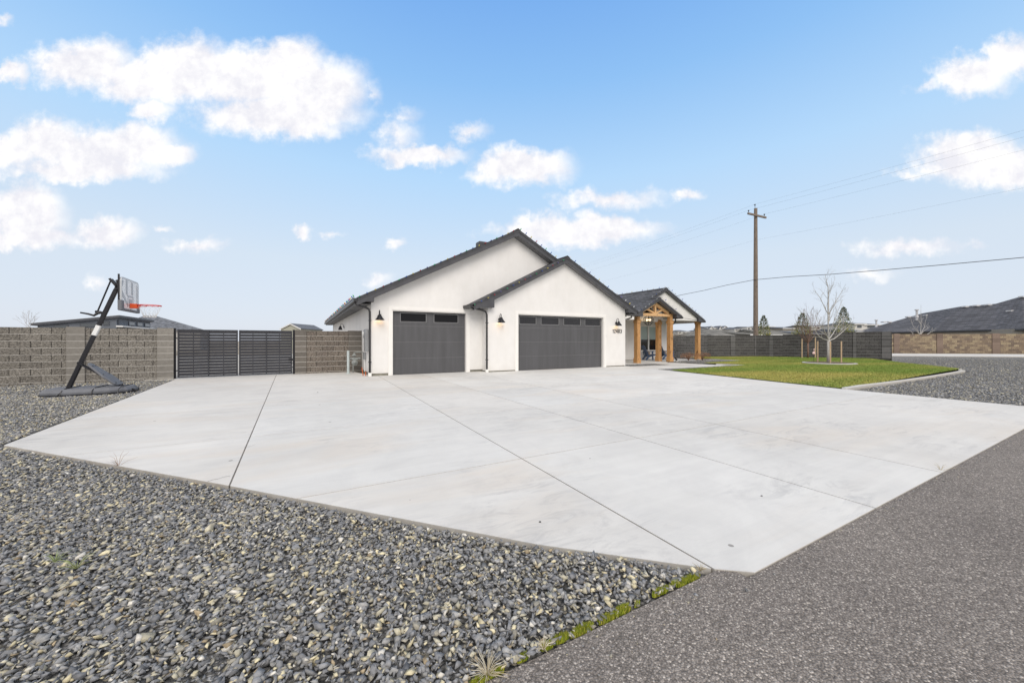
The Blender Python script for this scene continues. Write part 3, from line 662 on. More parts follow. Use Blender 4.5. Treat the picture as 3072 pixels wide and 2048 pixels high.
for bx_ in ((3.68, 4.43, -.74, -.01, 2.60, 2.62), (12.165, 12.77, -.74, 3.4, 2.60, 2.62)): mb = MB(); mb.box(*bx_); hpart(mb, 'eave_soffit', 'soffit', roof2)
# downspouts
def downspout(pts, boot, mat='gutter', w=.075, bm_=True):
    mb = MB(); mb.tube(pts, w / 2, 10); d = hpart(mb, 'downspout', mat, smooth=True)
    b = MB(); b.box(boot[0] - .055, boot[0] + .055, boot[1] - .05, boot[1] + .05, 0, boot[2]); hpart(b, 'downspout_boot', 'trim', d, bevel=.008)
    for z_ in (.5, 2.0): st = MB(); st.box(boot[0] - .05, boot[0] + .05, boot[1] - .042, boot[1] + .045, z_, z_ + .03); hpart(st, 'strap', mat, d)
downspout([(-.57, -.22, 2.74), (-.57, -.22, 2.62), (-.50, -.2, 2.55), (-.2, -.12, 2.47), (-.09, -.09, 2.42), (-.055, -.07, 2.32), (-.055, -.07, 1.2), (-.055, -.07, .1)], (-.055, -.07, .13))
downspout([(3.62, -.62, 2.70), (3.62, -.6, 2.66), (3.7, -.6, 2.58), (4.1, -.58, 2.53), (4.3, -.57, 2.47), (4.37, -.56, 2.36), (4.37, -.56, .1)], (4.37, -.56, .12))
downspout([(12.84, -.3, 2.6), (12.8, -.3, 2.5), (12.35, -.3, 2.35), (12.26, -.3, 2.2), (12.26, -.3, .3)], (12.27, -.3, .42), simple('taupe_downspout', (.25, .23, .21), .5, .1, 4, 20, .05), .09)
downspout([(17.72, .8, 2.62), (17.72, .8, 2.45), (17.62, .85, 2.33), (17.45, .9, 2.26), (17.32, .92, 2.2), (17.30, .93, 2.1), (17.30, .93, .1)], (17.30, .93, .1))
# porch: window wall, ceiling, gable wall, posts, truss
VW = 3.35
WX0, WX1, WZ0, WZ1 = 17.46, 19.10, .60, 2.31
mb = MB(); mb.box(12.16, WX0, VW, VW + .2, .05, 2.75); mb.box(WX1, 20.12, VW, VW + .2, .05, 2.75); mb.box(WX0, WX1, VW, VW + .2, .05, WZ0); mb.box(WX0, WX1, VW, VW + .2, WZ1, 2.75); mb.box(19.9, 20.12, VW + .2, 12, .05, 2.75)
hpart(mb, 'porch_wall', 'stucco')
mb = MB(); mb.prism([(15.95, z3(15.95) - .16), (G3R, G3Z - .16), (20.98, z3(20.98) - .02), (20.98, 2.58), (17.0, 2.58), (17.0, 2.9)], 'y', 1.15, 1.6)
hpart(mb, 'porch_gable_wall', 'stucco')
mb = MB(); mb.prism([(13.9, 2.46), (16.995, 2.46), (16.995, 2.9), (14.4, 2.9), (13.9, 2.72)], 'y', 1.45, 1.6); hpart(mb, 'entry_header', 'stucco')
mb = MB(); mb.box(13.8, 20.88, 1.61, VW - .002, 2.60, 2.63); mb.box(20.88, 20.98, 1.61, 12, 2.5, 2.63); hpart(mb, 'porch_ceiling', simple('ceiling_board', (.55, .52, .47), .8, .05, 3, 20, .1))
mb = MB(); mb.box(12.2, 13.74, .35, VW, 2.60, 2.63); mb.box(12.17, 13.7, .35, .45, 2.45, 2.6); hpart(mb, 'entry_soffit', 'trim')
win = MB(); t = .07
win.box(WX0, WX0 + t, VW - .03, VW + .1, WZ0, WZ1); win.box(WX1 - t, WX1, VW - .03, VW + .1, WZ0, WZ1); win.box(WX0 + t, WX1 - t, VW - .03, VW + .1, WZ0, WZ0 + t); win.box(WX0 + t, WX1 - t, VW - .03, VW + .1, WZ1 - t, WZ1)
mid = (WX0 + WX1) / 2; win.box(mid - .05, mid + .05, VW - .03, VW + .1, WZ0 + t, WZ1 - t)
wd = hpart(win, 'window', 'trim', bevel=.004)
for a, b in ((WX0 + t, mid - .05), (mid + .05, WX1 - t)):
    g = MB(); g.box(a, b, VW + .03, VW + .037, WZ0 + t, 1.40); hpart(g, 'window_pane', 'glass', wd)
    g = MB(); g.box(a, b, VW + .045, VW + .05, 1.40, WZ1 - t); g.box(a, b, VW + .028, VW + .05, 1.38, 1.41); hpart(g, 'roller_blind', 'blind', wd)
g = MB(); g.box(WX0 - .05, WX1 + .05, VW - .05, VW - .001, WZ0 - .06, WZ0); hpart(g, 'window_sill', 'trim', wd)
def post(u, v, cap_z, top):
    mb = MB(); w = .125; mb.box(u - w, u + w, v - w, v + w, .3, cap_z); p = hpart(mb, 'porch_post', 'cedar', bevel=.006)
    b = MB(); b.box(u - .15, u + .15, v - .15, v + .15, .03, .31); hpart(b, 'post_base', 'cedar', p, bevel=.008)
    c = MB(); c.box(u - .15, u + .15, v - .15, v + .15, cap_z - .06, cap_z + .10); c.box(u - .165, u + .165, v - .165, v + .165, cap_z + .1, cap_z + .12); hpart(c, 'post_cap', 'cedar', p, bevel=.005)
    if top > cap_z + .2: c = MB(); c.box(u - .11, u + .11, v - .11, v + .11, cap_z + .12, top); hpart(c, 'post_head', 'cedar', p)
post(14.32, .70, 2.36, 2.71); post(17.05, .68, 2.36, 2.9); post(17.07, 1.52, 2.36, 2.58); post(20.9, 1.52, 2.46, 2.46)
mb = MB(); mb.box(14.2, 17.18, .58, .72, 2.715, 2.87); hpart(mb, 'truss_beam', 'cedar_light', bevel=.005)
mb = MB()
for a, b, w in (((14.55, 2.90), (15.7, 3.45), .13), ((16.85, 2.92), (15.7, 3.45), .15)): mb.bar((a[0], .65, a[1]), (b[0], .65, b[1]), .13, w)
mb.bar((15.7, .65, 2.87), (15.7, .65, 3.40), .12, .12)
mb.bar((15.66, .66, 2.88), (15.02, .66, 3.13), .11, .09); mb.bar((15.74, .66, 2.88), (16.38, .66, 3.13), .11, .09)
hpart(mb, 'roof_truss', 'cedar_light')
# gable rake of small roof underside
mb = MB(); mb.prism([(13.8, z4(13.8) - .06), (G2R, G2Z - .06), (17.6, z4(17.6) - .06), (17.6, z4(17.6) - .08), (G2R, G2Z - .08), (13.8, z4(13.8) - .08)], 'y', .55, 1.39); hpart(mb, 'entry_roof_underside', 'dark', roof4)
# house number, doorbell
def arc(cx_, cy_, rx, ry, a0, a1, n=12): return [(cx_ + rx * math.cos(R(a0 + (a1 - a0) * k / n)), cy_ + ry * math.sin(R(a0 + (a1 - a0) * k / n))) for k in range(n + 1)]
GLY = {'1': ('one', .22, [[(.0, .80), (.14, 1.0), (.14, 0)]]),
       '2': ('two', .52, [arc(.25, .74, .23, .25, 165, -35) + [(.0, .02), (.50, .02)]]),
       '4': ('four', .56, [[(.40, 0), (.40, 1.0), (.0, .30), (.54, .30)]]),
       '0': ('zero', .54, [arc(.26, .5, .24, .49, 90, 450, 24)]),
       '3': ('three', .50, [arc(.22, .75, .22, .24, 150, -80) , arc(.22, .27, .25, .27, 80, -150)])}
def digit(ch, u, z, h):
    nm, w, strokes = GLY[ch]; mb = MB()
    for st in strokes:
        for (a, b) in zip(st, st[1:]):
            p, q = Vector((a[0] * h, 0, a[1] * h)), Vector((b[0] * h, 0, b[1] * h)); d = (q - p).normalized() * .006; mb.bar(p - d, q + d, .014, .022) if abs((q - p).normalized().z) < .999 else mb.bar(p - d, q + d, .022, .014, up=(0, 1, 0))
    o = mb.build('number_' + nm, 'numblack', house); o.location = (u, V2 - .016, z); return w * h
M['numblack'] = simple('number_black', (.012, .012, .013), .6, .05, 5, 20, 0)
uu = 11.30
for ch in '12403': uu += digit(ch, uu, 1.685, .175) + .046
mb = MB(); mb.box(10.83, 10.87, V2 - .045, V2 - .02, 1.50, 1.63); hpart(mb, 'doorbell', 'white', bevel=.005)
# roof vents
for (u, v) in ((4.9, .9),):
    mb = MB(); mb.box(u - .22, u + .22, v, v + .4, z1(u) - .05, z1(u) + .20); hpart(mb, 'roof_vent', 'dark', roof1, bevel=.03)

# wall lamps (lit)
def wall_lamp(u, v, label, first=None, lit=True):
    t = empty('wall_lamp', (u, v, 2.17), label, 'wall lamp', 'gooseneck barn lamps on the stucco walls')
    if first:
        for ch in first.children:
            c = ch.copy(); COL.objects.link(c); c.parent = t
            for g in ch.children: d = g.copy(); COL.objects.link(d); d.parent = c
        return t
    mb = MB(); mb.tube([(0, -.001, 0), (0, -.03, 0)], .06, 16); mb.build('backplate', 'black', t, smooth=False)
    mb = MB(); pts = [(0, -.03, 0), (0, -.05, .03), (0, -.055, .14), (0, -.07, .195), (0, -.115, .225), (0, -.165, .205), (0, -.185, .15), (0, -.19, .06)]; mb.tube(pts, .013, 8); mb.build('gooseneck', 'black', t, smooth=True)
    mb = MB(); mb.lathe([(.0, .075), (.05, .075), (.055, .02), (.075, .0), (.10, -.045), (.155, -.115), (.165, -.135), (.16, -.135), (.095, -.05), (.05, .01), (0, .02)], (0, -.19, 0), 24); sh = mb.build('shade', 'black', t, smooth=True)
    mb = MB(); mb.blob((0, -.19, -.075), .033, .033, .045); mb.build('bulb', 'lit', sh, smooth=True)
    return t
LL = wall_lamp(.27, 0, 'black barn lamp left of the narrower garage door')
wall_lamp(4.97, V2, 'black barn lamp between the two garage doors', LL)
wall_lamp(11.52, V2, 'black barn lamp above the house number', LL)
for u, v in ((.27, 0), (4.97, V2), (11.52, V2)):
    l = bpy.data.lights.new('lamp_light', 'POINT'); l.energy = 1.1; l.color = (1, .62, .28); l.shadow_soft_size = .04
    o = bpy.data.objects.new('lamp_light', l); COL.objects.link(o); o.location = (u, v - .17, 2.05)
t = empty('side_wall_lamp', (0, 10.2, 2.1), 'small black lamp on the shaded side wall above the block wall', 'wall lamp')
mb = MB(); mb.tube([(-.001, 0, 0), (-.03, 0, 0)], .06, 12); mb.tube([(-.03, 0, 0), (-.08, 0, .18), (-.18, 0, .2), (-.22, 0, .08)], .014, 6); mb.build('arm', 'black', t)
mb = MB(); mb.lathe([(.0, .08), (.05, .06), (.09, -.02), (.12, -.16), (.1, -.16), (0, -.05)], (-.22, 0, 0), 16); mb.build('shade', 'black', t, smooth=True)
# pendant
t = empty('pendant_lamp', (15.70, 1.10, 2.50), 'black wire globe pendant with lit bulbs hanging in the porch entry', 'pendant lamp')
mb = MB()
for k in range(4): a = PI * k / 4; mb.torus((0, 0, 0), .29, .009, (math.cos(a), math.sin(a), 0), 32, 5)
mb.torus((0, 0, 0), .29, .009, (0, 0, 1), 32, 5); mb.torus((0, 0, .12), .262, .008, (0.2, 0, 1), 28, 5); mb.torus((0, 0, -.14), .25, .008, (0, .2, 1), 28, 5); mb.build('globe_frame', 'black', t, smooth=True)
mb = MB(); mb.tube([(0, 0, .29), (0, 0, 1.05)], .006, 6); mb.build('hanging_rod', 'black', t)
mb = MB(); mb.tube([(0, 0, .29), (0, 0, -.12)], .014, 8)
for k in range(4): a = PI * k / 2 + .4; mb.tube([(0, 0, -.1), (.06 * math.cos(a), .06 * math.sin(a), -.12), (.11 * math.cos(a), .11 * math.sin(a), -.08), (.11 * math.cos(a), .11 * math.sin(a), -.02)], .008, 6)
mb.build('candle_arms', 'black', t)
for k in range(4): a = PI * k / 2 + .4; mb = MB(); mb.blob((.11 * math.cos(a), .11 * math.sin(a), .02), .028, .028, .042); mb.build('bulb', 'lit', t, smooth=True)
l = bpy.data.lights.new('pendant_light', 'POINT'); l.energy = 3; l.color = (1, .75, .45); l.shadow_soft_size = .08; o = bpy.data.objects.new('pendant_light', l); COL.objects.link(o); o.location = (15.7, 1.1, 2.5)

# string lights
BM = {}
def string_light(p0, p1, step, label, up=Vector((0, -.35, .9)), colored=True, lift=.05):
    p0, p1 = Vector(p0), Vector(p1); t = empty('string_light', p0, label, 'string light', 'holiday light strings clipped along the roof edges')
    n = max(2, int((p1 - p0).length / step)); d = (p1 - p0) / n
    mb = MB(); pts = []
    for i in range(n):
        pts += [d * i, d * (i + .5) + Vector((0, 0, -.012))]
    pts.append(p1 - p0); mb.tube(pts, .005, 4); mb.build('light_cable', 'dcable', t)
    names = ['b_green', 'b_blue', 'b_yellow', 'b_red', 'b_purple'] if colored else ['b_white', 'b_blue', 'b_white', 'b_white', 'b_purple', 'b_white', 'b_yellow']
    for i in range(n):
        m = names[i % len(names)]
        if m not in BM:
            mb = MB(); mb.lathe([(.0, 0), (.014, 0), (.014, .03), (.021, .035), (.022, .055), (.013, .09), (0, .105)], n=7); me = mb.build('tmp', m, smooth=True); BM[m] = me.data; bpy.data.objects.remove(me)
        o = bpy.data.objects.new('bulb', BM[m]); COL.objects.link(o); o.parent = t; o.location = d * i
        o.rotation_euler = (Vector((random.gauss(0, .12), 0, 0)) + up).to_track_quat('Z', 'Y').to_euler()
    return t
def off(u, z, v): return (u, v, z)
string_light(off(-.45, z1(-.45) + .0, -.385), off(R1, Z1 + .02, -.385), .29, 'coloured bulbs up the long left rake of the tallest gable', Vector((0, -.8, .35)))
string_light(off(R1 + .1, Z1 - .01, -.385), off(8.15, z1(8.15) + .01, -.385), .29, 'coloured bulbs down the short right rake of the tallest gable', Vector((.4, -.3, .7)))
string_light(off(3.72, z2(3.72) - .02, -.79), off(R2, Z2 - .03, -.79), .31, 'coloured bulbs on the left rake above the wide garage door', Vector((.1, -.9, -.1)))
string_light(off(R2 + .1, Z2 - .03, -.785), off(12.7, z2(12.7) + .0, -.785), .31, 'pale bulbs down the right rake above the wide garage door', Vector((.5, -.3, .6)), False)
string_light((-.60, -.25, z1(-.5) + .02), (-.60, 19.5, z1(-.5) + .02), .40, 'bulbs along the gutter of the shaded left side eave', Vector((-.5, 0, .8)))
string_light((G3R, 1.1, G3Z + .07), (G3R, 9.5, G3Z + .07), .42, 'pale bulbs standing along the porch wing ridge', Vector((0, 0, 1)), False)
string_light(off(15.85, z3(15.85) + .05, .96), off(G3R, G3Z + .05, .96), .34, 'pale bulbs on the short left rake of the porch wing gable', Vector((-.2, -.6, .6)), False)
string_light(off(G3R + .1, G3Z + .04, .96), off(20.8, z3(20.8) + .04, .96), .34, 'pale bulbs down the long right rake of the porch wing gable', Vector((.5, -.3, .6)), False)
string_light(off(13.85, z4(13.85) + .03, .26), off(G2R, G2Z + .05, .26), .33, 'pale bulbs on the left rake of the small entry gable', Vector((-.2, -.7, .6)), False)
string_light(off(G2R + .1, G2Z + .04, .26), off(17.6, z4(17.6) + .04, .26), .33, 'pale bulbs on the right rake of the small entry gable', Vector((.5, -.3, .6)), False)
#@@PART2@@
# ------------------------------------------------------------------ block walls
def line_hit(px, p0, p1):
    """distance along p0->p1 where the bearing px meets the line"""
    d = W((px - 1536) / FPX, 1.0) - W(0, 0); d.z = 0; a = Vector((p0[0], p0[1])); e = (Vector((p1[0], p1[1])) - a).normalized()
    c = Vector((CAM.x, CAM.y)); m = Matrix(((e.x, -d.x), (e.y, -d.y))); r = m.inverted() @ (c - a); return r[0]
GREYP = [(.225, .208, .183), (.24, .222, .196), (.21, .194, .172), (.25, .232, .205)]
BROWNP = [(.195, .168, .143), (.18, .155, .134), (.21, .182, .155)]
DARKP = [(.094, .091, .089), (.104, .101, .098), (.086, .083, .082)]
TANP = [(.25, .195, .14), (.285, .225, .155), (.22, .17, .125), (.18, .14, .11), (.32, .26, .175)]
M['mortar'] = simple('mortar', (.46, .44, .41), .9, .15, 6, 60, .2)
M['mortar_d'] = simple('grey_mortar', (.25, .245, .24), .9, .15, 6, 60, .2)
M['mortar_t'] = simple('brown_mortar', (.12, .095, .075), .9, .15, 6, 60, .2)
M['darkjoint'] = simple('dark_joint_backing', (.045, .040, .036), .95, .2, 6, 60, .2)  # dark backing that shows in the open vertical block joints
def block_wall(name, p0, p1, z0, zt, label, pal, pils=(), cat='wall', mortar='mortar', bw=.406, rh=.203, ppal=None, start=0.0, proud=.04, group=None, pil_top=.035, joint='darkjoint', rough=.006):
    p0 = Vector((p0[0], p0[1], 0)); p1 = Vector((p1[0], p1[1], 0)); L = (p1 - p0).length; ang = math.atan2(p1.y - p0.y, p1.x - p0.x)
    t = empty(name, p0, label, cat, group, ang)
    core = MB(); core.box(0, L, .012, .19, z0, zt - .004); core.build('wall_core', joint, t)
    spans = []; x = 0
    for a, b in sorted(pils):
        if a > x: spans.append((x, a))
        x = b
    if x < L: spans.append((x, L))
    bl = MB(); mo = MB(); k = 0; z = zt
    while z > z0 + .03:
        zb = max(z - rh, z0); mo_a = zb
        for a, b in spans:
            n0 = math.floor((a - start) / bw) - 1; xx = start + n0 * bw + (bw / 2 if k % 2 else 0)
            while xx < b:
                u0, u1 = max(xx + .008, a), min(xx + bw - .008, b)
                if u1 - u0 > .02:
                    c = random.choice(pal); f_ = random.uniform(.93, 1.07); bl.col = tuple(q * f_ for q in c); j = random.uniform(-rough, rough)
                    bl.box(u0, u1, j, .2, zb + .0065, z - .0065)
                xx += bw
            if zb > z0: mo.box(a, b, -.001, .012, zb - .0065, zb + .0065)
        z = zb; k += 1
    bl.build('block_face', 'splitblock', t, cols=True); mo.build('mortar_joints', mortar, t)
    ppal = ppal or pal
    for a, b in pils:
        pb = MB(); z = zt + pil_top; pm = MB()
        first = True
        while z > z0 + .03:
            zb = max((zt - rh) if first else z - rh, z0); first = False
            c = random.choice(ppal); f_ = random.uniform(.9, 1.1); pb.col = tuple(q * f_ for q in c); pb.box(a + .002, b - .002, -proud, .2 + proud, zb + .007, z - .007)
            if zb > z0: pm.box(a + .004, b - .004, -proud - .001, .2 + proud - .004, zb - .007, zb + .007)
            z = zb
        po = pb.build('pilaster', 'smoothblock', t, cols=True); pm.build('mortar_joints', mortar, po)
    return t
M['smoothblock'] = attr_mat('smooth_block', .9, nscale=14, nvar=.14, bst=.2, bdist=.004, spec=.2)
LW0, LW1 = (-26.0, 1.17), (0.0, 2.50)
def lt(px): return line_hit(px, LW0, LW1)
def lp(t): e = (Vector(LW1) - Vector(LW0)).normalized(); q = Vector(LW0) + e * t; return (q.x, q.y)
SMG = [(.235, .22, .197), (.22, .206, .185)]
gl_ = lt(521.5); gr_ = lt(884.8); lend = (Vector(LW1) - Vector(LW0)).length - .005
block_wall('block_wall', LW0, lp(gl_), -.12, 1.676, 'grey split-face block wall left of the gate, behind the basketball hoop', GREYP,
           [(lt(200), lt(256)), (lt(472), gl_), (lt(200) - 4.4, lt(200) - 4.0)], ppal=SMG, start=lt(92) , group='grey block walls beside the gate')
t0 = lp(gr_)
block_wall('block_wall', t0, lp(lend), -.1, 1.676, 'short brownish block wall between the gate and the house side', BROWNP,
           [(0, lt(919) - gr_), (lt(1045.5) - gr_, lend - gr_)], ppal=[(.165, .15, .132), (.15, .137, .122)], start=lt(1016.5) - gr_, group='grey block walls beside the gate')
# gate
GANG = math.atan2(LW1[1] - LW0[1], LW1[0] - LW0[0])
def gate_leaf(a, b, label, hinge_left):
    q = lp(a); w = b - a; t = empty('gate_leaf', (q[0], q[1], 0), label, 'gate', 'pair of slatted driveway gate leaves', GANG)
    mb = MB(); f = .045
    mb.box(0, f, .05, .095, .03, 1.67); mb.box(w - f, w, .05, .095, .03, 1.67); mb.box(f, w - f, .05, .095, 1.63, 1.67); mb.box(f, w - f, .05, .095, .03, .07); mb.box(w / 2 - .018, w / 2 + .018, .03, .06, .07, 1.63)
    for r_ in (.25, .75): mb.box(w * r_ - .012, w * r_ + .012, .085, .10, .07, 1.63)
    mb.build('gate_frame', 'gate', t)
    mb = MB(); z = .085; 
    for i in range(15):
        mb.box(f, w - f, .062, .080, z + i * .1035, z + i * .1035 + .0945)
    mb.build('slats', 'gate', t)
    for z_ in (.25, 1.35):
        mb = MB(); x0 = -.09 if hinge_left else w; mb.box(x0, x0 + .09, .055, .085, z_, z_ + .035); mb.build('hinge', 'black', t)
    return t
g1a, g1b, g2a, g2b = lt(531), lt(713.2), lt(716.6), lt(876.5)
gate_leaf(g1a, g1b, 'left leaf of the black slatted driveway gate', True); lf2 = gate_leaf(g2a, g2b, 'right leaf of the black slatted driveway gate with a latch', False)
mb = MB(); mb.box(g2b - g2a - .12, g2b - g2a + .10, .02, .05, .52, .60); mb.box(g2b - g2a - .05, g2b - g2a + .09, .02, .05, .42, .44); mb.build('latch', 'black', lf2)
for px_, lb in ((522.8, 'black steel post hinging the left gate leaf'), (881.5, 'black steel post hinging the right gate leaf')):
    q = lp(lt(px_)); mb = MB(); mb.box(-.035, .035, .04, .11, -.1, 1.70); mb.box(-.04, .04, .035, .115, 1.70, 1.71)
    tag(mb.build('gate_post', 'black', loc=(q[0], q[1], 0), rotz=GANG), lb, 'gate post', 'gate posts')
# dark block walls behind the lawn
WP = [W(12.3, 28.4), W(14.45, 27.7), W(18.0, 27.7), W(19.25, 26.7), W(21.4, 25.1), W(23.62, 23.35)]
def pil(p0, p1, pxs): return [(max(0, line_hit(a, p0, p1)), min((p1 - p0).length, line_hit(b, p0, p1))) for a, b in pxs]
lightp = [(.12, .118, .117), (.135, .132, .13), (.105, .103, .102)]
z6x = lambda x: 2000 + x / 3.7935
block_wall('block_wall', WP[0], WP[1], -.1, 1.66, 'dark block wall section seen between the porch posts', lightp, [], mortar='mortar_d', ppal=DARKP, group='dark block wall sections behind the lawn', pil_top=.0)
block_wall('block_wall', WP[1], WP[2], -.1, 1.70, 'dark block wall section in front of the utility pole', DARKP, pil(WP[1], WP[2], [(z6x(725), z6x(780)), (z6x(1000), z6x(1060))]), mortar='mortar_d', ppal=lightp, group='dark block wall sections behind the lawn', pil_top=0, proud=.03)
block_wall('block_wall', WP[2], WP[3], -.1, 1.70, 'narrow dark block wall section just right of the utility pole', DARKP, pil(WP[2], WP[3], [(z6x(1168), z6x(1212))]), mortar='mortar_d', ppal=lightp, group='dark block wall sections behind the lawn', pil_top=0, proud=.03)
block_wall('block_wall', WP[3], WP[4], -.1, 1.74, 'dark block wall section behind the staked trees', DARKP, pil(WP[3], WP[4], [(z6x(1845), z6x(1893))]), mortar='mortar_d', ppal=lightp, group='dark block wall sections behind the lawn', pil_top=0, proud=.03)
block_wall('block_wall', WP[4], WP[5], -.1, 1.87, 'dark block wall section ending at the gravel field', DARKP, pil(WP[4], WP[5], [(z6x(2120), z6x(2158)), (2645, 2672)]), mortar='mortar_d', ppal=lightp, group='dark block wall sections behind the lawn', pil_top=0, proud=.03)
e_ = WP[5]; d_ = (WP[5] - WP[4]).normalized(); back = Vector((-d_.y, d_.x, 0)) * 8
block_wall('block_wall', WP[0], WP[0] + Vector((-9, 4, 0)), -.1, 1.66, 'dark block wall running back behind the porch wing', lightp, [], mortar='mortar_d', group='dark block wall sections behind the lawn')
# tan wall beyond
TW0, TW1 = W(31.5, 40.0), W(56, 35.4)
z8x = lambda x: 2650 + x / 5.573
block_wall('tan_block_wall', TW0, TW1, -.1, 1.98, 'long tan and brown block wall beyond the far pavement', TANP, pil(TW0, TW1, [(z8x(172), z8x(266)), (z8x(888), z8x(992)), (z8x(1815), z8x(1948)), (3140, 3170)]), mortar='mortar_t', ppal=[(.20, .15, .12), (.18, .135, .11)], bw=.42, rh=.21, joint='mortar_t', pil_top=.06, proud=.05)

# ------------------------------------------------------------------ basketball hoop
hr = W(-10.70, 9.04, -.02); nrm = (W(.856, .517) - W(0, 0)); ha = math.atan2(nrm.y, nrm.x)
H = empty('basketball_hoop', hr, 'portable basketball hoop with tilted black pole on the gravel', 'basketball hoop', None, ha)
zo = .02
outline = [(-.36, -.28), (-.28, -.40), (.10, -.50), (.85, -.46), (1.12, -.30), (1.22, -.12), (1.22, .12), (1.12, .30), (.85, .46), (.10, .50), (-.28, .40), (-.36, .28)]
mb = MB(); mb.prism([(x * 1.0, y) for x, y in outline], 'z', -.02, .085); base = mb.build('base', 'plastic', H, bevel=.01)
mb = MB(); n_ = len(outline); vs = [(x, y, .086) for x, y in outline] + [(x * .93 + .03, y * .86, .165) for x, y in outline]
mb.add(vs, [(i, (i + 1) % n_, n_ + (i + 1) % n_, n_ + i) for i in range(n_)] + [tuple(range(n_, 2 * n_))]); mb.build('base_top', 'plastic', base)
mb = MB(); mb.prism([(x * 1.01, y * 1.015) for x, y in outline], 'z', -.03, .045); mb.build('base_skirt', 'black', base)
mb = MB(); 
for x_ in (.05, .55, 1.0): mb.tube([(x_, -.50, .03), (x_ + .01, -.47, .12), (x_ + .03, -.36, .175), (x_ + .05, .0, .175), (x_ + .05, .4, .17)], .010, 6)
mb.tube([(-.02, -.53, .0), (.06, -.46, .12), (.2, -.30, .155)], .009, 6); mb.build('tie_strap', 'black', base)
for y_ in (-.33, .33): mb = MB(); mb.tube([(1.17, y_ * .5 - .03, .05), (1.17, y_ * .5 + .03, .05)], .055, 14); mb.build('wheel', 'black', base)
def pole_pt(f, y=0): return Vector((.0 + .843 * f, y, .10 + (2.58 + zo - .10) * f))
def sq_bar(mb, a, b, w, h): mb.bar(a, b, w, h, up=(1, 0, 0))
mb = MB(); sq_bar(mb, pole_pt(0), pole_pt(1), .080, .085); pole_ = mb.build('pole', 'black', H, bevel=.012)
mb = MB(); sq_bar(mb, pole_pt(.53), pole_pt(.635), .083, .088); mb.build('height_label', 'white', pole_, bevel=.012)
mb = MB(); sq_bar(mb, pole_pt(.25), pole_pt(.27), .095, .10); sq_bar(mb, pole_pt(.66), pole_pt(.672), .088, .094); mb.build('pole_collar', 'black', pole_)
# slanted weight shield
a_ = pole_pt(.27) + Vector((.06, 0, 0)); b_ = Vector((.90, 0, .17)); d = (b_ - a_).normalized(); up = Vector((0, 1, 0)).cross(d); up = up if up.z > 0 else -up
mb = MB()
sh = [(0.08, .05), (.14, .13), (.62, .27), (.93, .25), (1.0, .17)]; L_ = (b_ - a_).length
pts = [(s_ * L_, w_) for s_, w_ in sh] + [(s_ * L_, -w_) for s_, w_ in sh[::-1]]
vs = [a_ + d * p + Vector((0, 1, 0)) * q + up * .045 for p, q in pts] + [a_ + d * p + Vector((0, 1, 0)) * q for p, q in pts]; n_ = len(pts)
mb.add(vs, [tuple(range(n_)), tuple(range(n_, 2 * n_))[::-1]] + [(i, n_ + i, n_ + (i + 1) % n_, (i + 1) % n_) for i in range(n_)]); mb.build('pole_shield', 'plastic', H, bevel=.01)
mb = MB()
for y_ in (-.10, .10): mb.tube([pole_pt(.255, y_ * .5), b_ + Vector((.06, y_, -.02))], .016, 8)
mb.build('support_strut', 'black', H, smooth=True)
mb = MB()
for s_, w_ in ((.2, .07), (.55, .18), (.9, .16)):
    for q in (-1, 1): mb.lathe([(0, .003), (.022, .003), (.02, -.01)], a_ + d * s_ * L_ + Vector((0, w_ * q, 0)) + up * .047, 10)
mb.build('shield_bolts', 'black', H)
BX = 1.09; bz0, bz1 = 2.045 + zo, 2.83 + zo
rb = []
def rrect(y0, y1, z0, z1, r, n=5):
    o = []
    for cy, cz, a0 in ((y1 - r, z1 - r, 0), (y0 + r, z1 - r, 90), (y0 + r, z0 + r, 180), (y1 - r, z0 + r, 270)):
        for k in range(n + 1): a = R(a0 + 90 * k / n); o.append((cy + r * math.cos(a), cz + r * math.sin(a)))
    return o
mb = MB(); mb.prism(rrect(-.62, .62, bz0, bz1, .10), 'x', BX, BX + .012); bd = mb.build('backboard', 'board', H)
mb = MB(); o1 = rrect(-.625, .625, bz0 - .005, bz1 + .005, .10); o2 = rrect(-.585, .585, bz0 + .035, bz1 - .035, .08); n_ = len(o1)
for x0, x1 in ((BX - .02, BX + .0135),):
    vs = [(x1, *p) for p in o1] + [(x1, *p) for p in o2] + [(x0, *p) for p in o1] + [(x0, *p) for p in o2]
    fs = []
    for i in range(n_):
        j = (i + 1) % n_; fs += [(i, j, n_ + j, n_ + i), (2 * n_ + i, 2 * n_ + j, j, i), (2 * n_ + i, 3 * n_ + i, 3 * n_ + j, 2 * n_ + j), (n_ + i, n_ + j, 3 * n_ + j, 3 * n_ + i)]
    mb.add(vs, fs)
mb.build('board_rim', simple('board_frame_grey', (.50, .52, .54), .4, .05, 4, 20, 0), bd)
mb = MB(); x0 = BX + .013; x1 = BX + .0155
def mk(pts): mb.prism(pts, 'x', x0, x1)
mk([(-.58, 2.75 + zo), (-.50, 2.75 + zo), (-.50, 2.70 + zo), (-.58, 2.60 + zo)]); mk([(-.58, 2.50 + zo), (-.20, 2.22 + zo), (-.20, 2.12 + zo), (-.58, 2.38 + zo)])
mk([(-.33, 2.45 + zo), (-.22, 2.40 + zo), (-.22, 2.78 + zo), (-.33, 2.79 + zo)]); mk([(.06, 2.45 + zo), (.17, 2.45 + zo), (.17, 2.77 + zo), (.06, 2.78 + zo)]); mk([(.46, 2.18 + zo), (.52, 2.14 + zo), (.52, 2.72 + zo), (.46, 2.75 + zo)])
